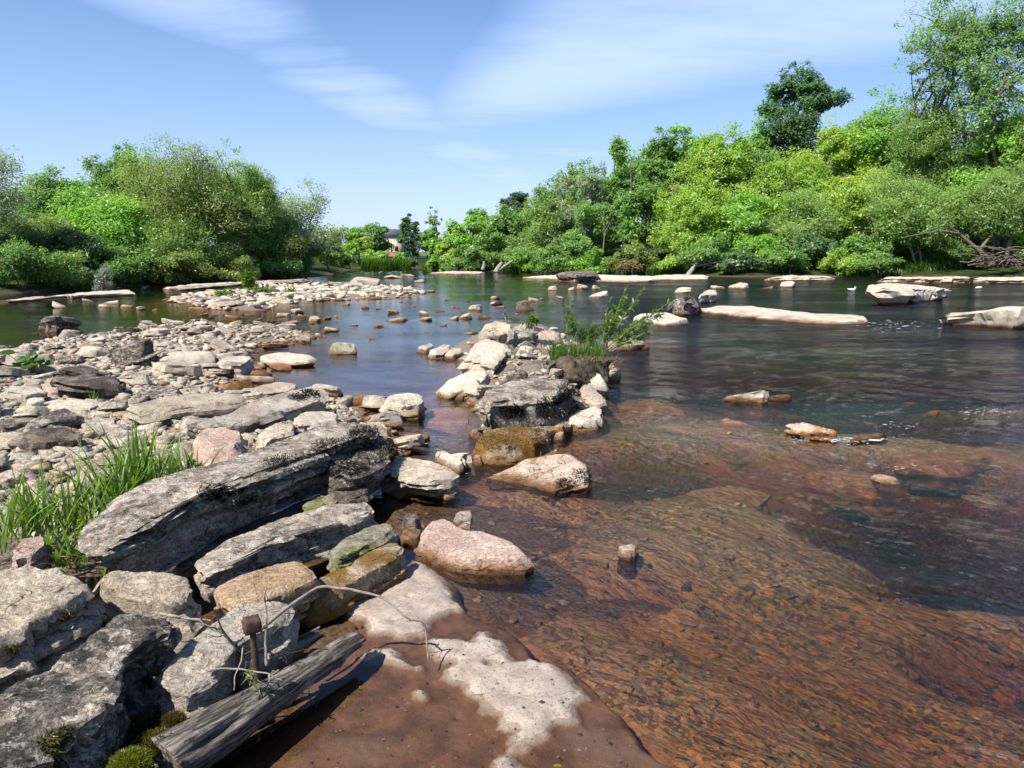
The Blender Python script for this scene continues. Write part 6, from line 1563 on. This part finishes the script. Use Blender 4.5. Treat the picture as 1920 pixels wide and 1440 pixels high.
# moss: black dry tufts on the slab faces, bright cushions in the corner
def moss_on(parent, name, spots, n, ln, wd, c0, c1, seed, down=True, spread=.12):
    rng = np.random.default_rng(seed); org = np.array(parent.location)
    me0 = parent.data; co = np.empty(len(me0.vertices) * 3, np.float32); me0.vertices.foreach_get('co', co); co = co.reshape(-1, 3)
    no = np.empty(len(me0.vertices) * 3, np.float32); me0.vertex_normals.foreach_get('vector', no); no = no.reshape(-1, 3)
    R, D = [], []
    camv = np.array([0, 0, CAMZ]) - (co + org); camv /= np.linalg.norm(camv, axis=1)[:, None]
    vis = (no * camv).sum(1) > .15
    # photo pixel of each vertex, only to find the patch once
    w = co + org; s_, c_ = math.sin(PITCH), math.cos(PITCH)
    dep = w[:, 1] * c_ - (w[:, 2] - CAMZ) * s_; upv = w[:, 1] * s_ + (w[:, 2] - CAMZ) * c_
    pxv = 960 + FPX * w[:, 0] / dep; pyv = 720 - FPX * upv / dep
    for (mx_, my_, rx, ry) in spots:
        q = ((pxv - mx_) / rx) ** 2 + ((pyv - my_) / ry) ** 2
        k = np.where(vis & (q < 1))[0]
        if len(k) == 0: continue
        m = rng.choice(k, int(n)); keep = rng.random(len(m)) < np.clip(1.25 - q[m], .1, 1)
        R.append(co[m[keep]]); D.append(no[m[keep]])
    if not R: return
    R = np.concatenate(R); D = np.concatenate(D); n = len(R)
    R = R + rng.normal(size=(n, 3)) * .006
    dv = D * .7 + rng.normal(size=(n, 3)) * .55; 
    if down: dv[:, 2] -= .5
    dv /= np.linalg.norm(dv, axis=1)[:, None]
    sd = np.cross(dv, rng.normal(size=(n, 3))); sd /= np.linalg.norm(sd, axis=1)[:, None]
    l = ln * rng.uniform(.5, 1.4, n)
    V = np.stack([R - sd * wd / 2 - D * .003, R + sd * wd / 2 - D * .003, R + dv * l[:, None]], 1).reshape(-1, 3)
    me = mesh_np(name, V, np.arange(n * 3).reshape(n, 3), M['leaf'])
    f = np.repeat(rng.random((n, 1)), 3, 0); set_col(me, (1 - f) * np.array(c0) + f * np.array(c1))
    link(name, me, parent, kind='stuff')
bl0, bl1 = (.010, .009, .007), (.040, .034, .024)
moss_on(slabA, 'black_moss', [(560, 868, 70, 22), (640, 838, 60, 18), (400, 925, 30, 20), (455, 930, 30, 18), (680, 815, 30, 16)], 1500, .026, .007, bl0, bl1, 1)
def find(lbl): return next(o for o in bpy.data.objects if o.get('label', '').startswith(lbl))
moss_on(find('mossy block end'), 'black_moss', [(700, 850, 50, 22), (650, 880, 40, 18), (735, 838, 16, 20)], 1500, .030, .007, bl0, bl1, 2)
moss_on(find('biggest flat-topped'), 'black_moss', [(1070, 745, 30, 30), (1030, 765, 30, 20), (960, 770, 24, 12)], 1300, .04, .012, (.012, .010, .008), (.06, .05, .035), 3)
moss_on(find('pale slab with black'), 'black_moss', [(590, 732, 26, 14), (560, 745, 22, 8)], 800, .03, .010, bl0, bl1, 4)
moss_on(find('brown algae-coated'), 'brown_algae', [(970, 825, 75, 26), (930, 830, 50, 20), (1020, 815, 30, 24)], 1600, .018, .007, (.075, .045, .016), (.22, .145, .06), 5)
moss_on(find('pale three-cornered'), 'black_moss', [(1100, 893, 30, 16), (1060, 908, 20, 12)], 700, .022, .007, bl0, bl1, 6)
moss_on(find('flat mossy rock'), 'moss', [(1190, 640, 40, 10)], 700, .02, .012, (.06, .065, .02), (.15, .13, .04), 7)
moss_on(find('long dark flaky'), 'moss', [(95, 1395, 26, 22), (120, 1380, 20, 20)], 900, .014, .006, (.05, .05, .012), (.16, .14, .03), 8)
moss_on(find('pale pinkish boulder cut'), 'moss', [(125, 1155, 14, 9), (20, 1215, 14, 8)], 700, .012, .005, (.05, .05, .012), (.16, .14, .03), 9)
moss_on(find('long dark flaky'), 'orange_lichen', [(80, 1240, 20, 14), (105, 1215, 14, 8)], 250, .010, .006, (.16, .05, .03), (.30, .10, .06), 11)
def cushion(label, px, py, z, R_, seed, c0, c1, group='moss cushions in the corner'):
    rng = np.random.default_rng(seed); c = np.array(pl(px, py, z)); n = 2600
    d = rng.normal(size=(n, 3)); d[:, 2] = np.abs(d[:, 2]); d /= np.linalg.norm(d, axis=1)[:, None]
    bump_ = 1 + .35 * fbm(d * 2.2 + seed, 3, seed)
    P = d * np.array([R_, R_ * .9, R_ * .55]) * bump_[:, None]
    dv = d * .9 + rng.normal(size=(n, 3)) * .5; dv /= np.linalg.norm(dv, axis=1)[:, None]
    sd = np.cross(dv, rng.normal(size=(n, 3))); sd /= np.linalg.norm(sd, axis=1)[:, None]
    l = .014 * rng.uniform(.6, 1.4, n)
    V = np.stack([P - sd * .003, P + sd * .003, P + dv * l[:, None]], 1).reshape(-1, 3)
    I, F = box_lattice(8, 8, 6); U = I / np.array([8, 8, 6]) * 2 - 1; U /= np.linalg.norm(U, axis=1)[:, None]; 
    bb = 1 + .35 * fbm(np.c_[U[:, :2], np.abs(U[:, 2])] * 2.2 + seed, 3, seed)
    U2 = U * np.array([R_, R_ * .9, R_ * .55]) * bb[:, None] * .97
    me = mesh_np('moss_cushion', np.vstack([V, U2]), [np.arange(n * 3).reshape(n, 3), F + n * 3], M['leaf'])
    f = np.vstack([np.repeat(rng.random((n, 1)), 3, 0), np.zeros((len(U2), 1))]); set_col(me, (1 - f) * np.array(c0) + f * np.array(c1))
    link('moss_cushion', me, None, tuple(c), label, 'moss', group)
cushion('brightest yellow-green moss cushion at the bottom edge', 245, 1432, .20, .055, 1, (.09, .12, .01), (.24, .27, .03))
cushion('golden-brown moss cushion above the brightest one', 290, 1395, .18, .055, 2, (.06, .05, .01), (.17, .14, .025))
cushion('dark olive moss cushion in the shade by the log', 240, 1375, .12, .075, 3, (.02, .024, .006), (.06, .06, .012))
cushion('small rusty moss cushion on the butt of the log', 325, 1352, .20, .03, 4, (.07, .05, .01), (.17, .12, .03))
cushion('wide dark moss cushion under the corner boulders', 190, 1425, .10, .09, 5, (.02, .022, .006), (.055, .055, .012))

# white water: small flecks of foam where the stream breaks
rng = np.random.default_rng(515); FV = []
for (px, py, rx, ry, n) in [(1500, 829, 26, 4, 60), (1605, 828, 55, 5, 260), (1690, 800, 40, 6, 40), (1845, 775, 50, 6, 110), (775, 826, 34, 8, 110), (1035, 907, 30, 4, 120), (1690, 610, 60, 10, 110), (700, 511, 60, 2, 40), (1700, 880, 90, 10, 40), (838, 894, 20, 3, 40)]:
    for k in range(n):
        c = G(px + rng.normal() * rx * .6, py + rng.normal() * ry * .6, 0); d = c[1]
        l = d * .00085 * math.exp(rng.normal() * .6); l *= 1.25; w = l * rng.uniform(.14, .36); a = rng.normal() * .4
        z = .012 + .012 * rng.random()
        q = np.array([[-l, 0], [-.3 * l, w], [.6 * l, .7 * w], [l, 0], [.3 * l, -w], [-.6 * l, -.7 * w]]) * (1 + .25 * rng.normal(size=(6, 1)))
        q = q @ np.array([[math.cos(a), math.sin(a)], [-math.sin(a), math.cos(a)]])
        FV.append(np.vstack([np.c_[q + c, np.full(6, z)], [[c[0], c[1], z + .35 * w]]]))
nf = len(FV); k7 = np.arange(nf)[:, None] * 7
me = mesh_np('foam', np.concatenate(FV), np.concatenate([k7 + np.array([[i, 6, (i + 1) % 6]]) [:, ::-1] for i in range(6)]), None)
t_f = NT('foam'); t_f.pbsdf((.55, .57, .60), .6, None, .4); me.materials.append(t_f.m)
link('foam', me, kind='stuff')
# tiny things on the bedrock
for i, (px, py, L, lb) in enumerate([(667, 1171, .020, 'first of two tiny white pebbles in the brown puddle'), (679, 1170, .018, 'second of two tiny white pebbles in the brown puddle'), (1050, 1413, .010, 'tiny white fleck on the wet bedrock near the picture bottom')]):
    V, F = stone_body(L, L * .8, L * .6, 700 + i, L / 9, 1, .5); z = -.02
    link('pebble', mesh_np('pebble', V, F, M['pale']), None, (*G(px, py, .0), z), lb, 'pebble')
rng = np.random.default_rng(444); n = 700
PX = rng.uniform(430, 1200, n); PY = rng.uniform(1190, 1440, n); XY = np.array([G(a, c, 0) for a, c in zip(PX, PY)])
ss = sdf(XY[:, 0], XY[:, 1], SHELF) > .03; XY = XY[ss]; n = len(XY); Z = shelf_h(XY[:, 0], XY[:, 1])[0]
th = rng.random(n) * 6.28; L_ = .0035 * np.exp(rng.normal(size=n) * .55); A_ = np.stack([np.cos(th), np.sin(th), np.zeros(n)], 1); B_ = np.stack([-np.sin(th), np.cos(th), np.zeros(n)], 1)
asp = rng.choice([.35, .8, .9], n)
P0 = np.c_[XY, Z + .002]
V = np.stack([P0 - A_ * L_[:, None], P0 + B_ * (L_ * asp)[:, None], P0 + A_ * L_[:, None], P0 - B_ * (L_ * asp)[:, None], P0 + np.array([0, 0, 1]) * (L_ * .6)[:, None]], 1).reshape(-1, 3)
k5 = np.arange(n)[:, None] * 5
F = np.concatenate([k5 + np.array([[0, 3, 4]]), k5 + np.array([[3, 2, 4]]), k5 + np.array([[2, 1, 4]]), k5 + np.array([[1, 0, 4]])])
me = mesh_np('grit', V, F, M['leaf']); f = rng.random((n, 1)); set_col(me, np.repeat(np.where(f < .45, .30 + .2 * f, .03 + .06 * f) * np.array([[1, .82, .66]]), 5, 0))
link('grit', me, kind='stuff')
# fallen leaf
for px, py, lb, colr in [(1045, 1437, 'yellow fallen leaf on the wet bedrock at the picture bottom', (.30, .24, .03)), (880, 1177, 'small green fallen leaf floating by the bedrock edge', (.06, .14, .03))]:
    c = pl(px, py, .012); th = np.linspace(0, 2 * np.pi, 10, endpoint=False)
    V = np.stack([np.cos(th) * .016 * (1 - .3 * np.abs(np.sin(th))), np.sin(th) * .008, np.abs(np.sin(th)) * .004], 1)
    me = mesh_np('fallen_leaf', np.vstack([V, [[0, 0, 0]]]), np.array([[i, (i + 1) % 10, 10] for i in range(10)]), M['leaf']); set_col(me, np.tile([colr], (11, 1)))
    link('fallen_leaf', me, None, c, lb, 'leaf')

# ------------------------------------------------------------------ house round the bend, shore wood, birds
HX = lambda px, d: (px - 960) / FPX * d
hd = 140.0
house = empty('house', (HX(738, hd), hd, 1.0), 'stone house with slate roof behind the riverside trees', 'house')
def hbox(name, x0, x1, y0, y1, z0, z1, mat, parent=house, taper=0.0):
    V = np.array([[x, y, z] for z in (z0, z1) for y in (y0, y1) for x in (x0, x1)], float) - np.array(house.location)
    F = np.array([[0, 2, 3, 1], [4, 5, 7, 6], [0, 1, 5, 4], [2, 6, 7, 3], [0, 4, 6, 2], [1, 3, 7, 5]])
    return link(name, mesh_np(name, V, F, M[mat], False), parent)
zr = lambda py, d: at(960, py, d)[2]
xl, xr = HX(692, hd), HX(762, hd)
zb_, ze, zt_ = zr(488, hd), zr(441, hd), zr(429, hd)
wall = hbox('wall', xl, xr, hd, hd + 6, zb_ - .6, ze, 'wallstone')
# gabled slate roof
V = np.array([[xl - .3, hd - .3, ze - .1], [xr + .3, hd - .3, ze - .1], [xr + .3, hd + 6.3, ze - .1], [xl - .3, hd + 6.3, ze - .1], [xl - .3, hd + 3, zt_], [xr + .3, hd + 3, zt_]]) - np.array(house.location)
link('roof', mesh_np('roof', V, [np.array([[0, 1, 5, 4], [2, 3, 4, 5], [0, 3, 2, 1]]), np.array([[0, 4, 3], [1, 2, 5]])], M['slate'], False), house)
hbox('wing', HX(738, hd), HX(760, hd), hd - 3, hd - .01, zb_ - .6, zr(452, hd), 'wallstone')
hbox('drainpipe', HX(741, hd), HX(742.2, hd), hd - 3.12, hd - 3.01, zr(484, hd), zr(456, hd), 'slate')
for px, py in [(709, 462), (724, 462), (751, 466)]:
    yy = hd - .06 if px < 738 else hd - 3.06
    w_ = hbox('window', HX(px - 3, hd), HX(px + 3, hd), yy, yy + .05, zr(py + 5, hd), zr(py - 4, hd), 'glass')
    hbox('frame', HX(px - 3.6, hd), HX(px + 3.6, hd), yy - .04, yy + .02, zr(py + 6, hd), zr(py + 5.1, hd), 'wallstone', None).parent = w_
hbox('doorway', HX(716, hd), HX(733, hd), hd - .05, hd - .01, zr(488, hd), zr(480, hd), 'glass')
V = np.array([[HX(738, hd), hd - 5, zr(480, hd)], [HX(764, hd), hd - 5, zr(480, hd)], [HX(764, hd), hd - 3.02, zr(472, hd)], [HX(738, hd), hd - 3.02, zr(472, hd)]])
V = np.vstack([V, V - [0, 0, .15]]) - np.array(house.location)
link('porch_roof', mesh_np('porch_roof', V, np.array([[0, 1, 2, 3], [7, 6, 5, 4], [0, 4, 5, 1], [1, 5, 6, 2], [2, 6, 7, 3], [3, 7, 4, 0]]), M['redtile'], False), house)
hbox('porch_wall', HX(739, hd), HX(763, hd), hd - 4.8, hd - 3.03, zb_ - .6, zr(480.5, hd), 'wallstone')

# dead branch hanging into the water, split stump, driftwood pile
def wood(name, label, paths, mat, cat):
    P = [np.array([at(px, py, d) for px, py, d in path]) for path, r0, r1 in paths]
    o = P[0][0]; b = Bag()
    for Q, (path, r0, r1) in zip(P, paths):
        s = np.r_[0, np.cumsum(np.linalg.norm(np.diff(Q, axis=0), axis=1))]; u = np.linspace(0, s[-1], 10)
        q = np.stack([np.interp(u, s, Q[:, i]) for i in range(3)], 1); q[1:-1] = (q[:-2] + 2 * q[1:-1] + q[2:]) / 4
        b.tube(q, np.linspace(r0, r1, 10), 6)
    return link(name, b.mesh(name, M[mat], o), None, tuple(o), label, cat)
wood('fallen_branch', 'pale fallen branch slanting into the water from the bank', [([(1288, 519, 60), (1300, 503, 60.5), (1312, 488, 61)], .22, .12), ([(1303, 500, 60.4), (1330, 494, 60), (1365, 488, 60)], .08, .03), ([(1310, 495, 60.4), (1345, 500, 60), (1362, 512, 59.5)], .06, .03)], 'palebark', 'branch')
wood('stump', 'split whitish tree stump by the water on the wooded bank', [([(930, 511, 70), (936, 500, 70), (942, 492, 70)], .32, .18), ([(936, 506, 70), (945, 500, 70), (962, 488, 70)], .2, .1), ([(905, 506, 71), (908, 497, 71), (907, 490, 71)], .22, .1)], 'palebark', 'stump')
wood('leaning_tree', 'bare leaning willow trunk slanting up from the driftwood pile', [([(1862, 492, 57), (1835, 470, 57), (1800, 440, 57), (1772, 417, 57)], .22, .06), ([(1800, 440, 57), (1770, 432, 56.5), (1735, 437, 56), (1690, 446, 55.5)], .11, .03), ([(1835, 470, 57), (1860, 440, 57.5), (1900, 400, 58), (1930, 370, 58)], .12, .04)], 'midbark', 'tree')
wood('bare_tree', 'upright pale trunk rising beside the driftwood pile', [([(1886, 490, 57.5), (1893, 450, 57.5), (1905, 405, 58), (1915, 350, 58)], .20, .07), ([(1895, 440, 57.5), (1875, 405, 57.2), (1850, 385, 57)], .08, .03)], 'midbark', 'tree')
for k, (px, top, bot, d, lb) in enumerate([(1180, 300, 400, 69, 'slender pale bare stem among mid-bank foliage'), (1258, 330, 400, 68.5, 'second slender pale bare stem, nearer the yellow-green willow'), (1130, 395, 480, 69, 'grey bare stem leaning low at mid bank')]):
    wood('bare_sapling', lb, [([(px, bot, d), (px + 4, (top + bot) / 2, d), (px + 2, top, d)], .10, .04), ([(px + 3, (top + bot) / 2, d), (px + 20, (top + bot) / 2 - 30, d)], .05, .02)], 'midbark', 'tree')
# tangle of bare grey twigs in the shaded foot of the bank
rng = np.random.default_rng(12)
paths = []
for k in range(60):
    px = rng.normal() * 28 + 1880; py = 497 - abs(rng.normal()) * 14
    a = rng.normal() * .5; l = rng.uniform(12, 34)
    paths.append(([(px - l * math.cos(a), py + l * .5 * math.sin(a) + rng.uniform(-2, 4), 55.5 + rng.normal() * .5), (px, py - rng.uniform(0, 6), 55.5), (px + l * math.cos(a), py - l * .5 * math.sin(a) + rng.uniform(0, 9), 55.2 + rng.normal() * .6)], .05, .02))
wood('driftwood_pile', 'tangled brown driftwood heap at the foot of the leaning trunk', paths, 'midbark', 'driftwood')
M['rustdrift'] = simple_mat('brown_drift', (.10, .05, .03), (.24, .13, .08), 8)
paths = []
for k in range(30):
    px = rng.normal() * 14 + 1182; py = 503 - abs(rng.normal()) * 7
    l = rng.uniform(4, 14); a = rng.normal() * .8
    paths.append(([(px - l * math.cos(a), py + l * .4 * math.sin(a) + 2, 63.5), (px, py - 2, 63.3), (px + l * math.cos(a), py - l * .4 * math.sin(a) + 3, 63.2)], .05, .02))
wood('driftwood_pile', 'small rust-brown driftwood heap on the cream shore shelf', paths, 'rustdrift', 'driftwood')
# two waterfowl on the far water
def duck(label, px, py, face, dark_head):
    c = G(px, py, 0); d = empty('duck', (c[0], c[1], 0), label, 'duck', None); d.scale = (.62, .62, .62)
    I, F = box_lattice(10, 6, 6); U = I / np.array([10, 6, 6]) * 2 - 1; U /= np.linalg.norm(U, axis=1)[:, None]
    V = U * np.array([.27, .12, .10]); V[:, 2] += .07 + .05 * np.clip(-V[:, 0] * face, 0, 1) / .27 * .8
    link('body', mesh_np('body', V, F, M['white']), d)
    b = Bag(); b.tube(np.array([[.18 * face, 0, .10], [.23 * face, 0, .17], [.24 * face, 0, .23]]), [.055, .04, .04], 8); link('neck', b.mesh('neck', M['black' if dark_head else 'white']), d)
    V = U * np.array([.065, .045, .045]) + np.array([.255 * face, 0, .25]); h = link('head', mesh_np('head', V, F, M['black' if dark_head else 'white']), d)
    b = Bag(); b.tube(np.array([[.30 * face, 0, .245], [.38 * face, 0, .235]]), [.018, .008], 6); link('beak', b.mesh('beak', M['beak']), h)
    b = Bag(); b.tube(np.array([[-.22 * face, 0, .12], [-.36 * face, 0, .15]]), [.05, .008], 6); link('tail', b.mesh('tail', M['black' if dark_head else 'white']), d)
duck('white-bodied dark-headed duck swimming in front of the shore ledge', 1835, 541, -1, True)
duck('white duck swimming just off the big wedge slab', 1597, 545, 1, False)
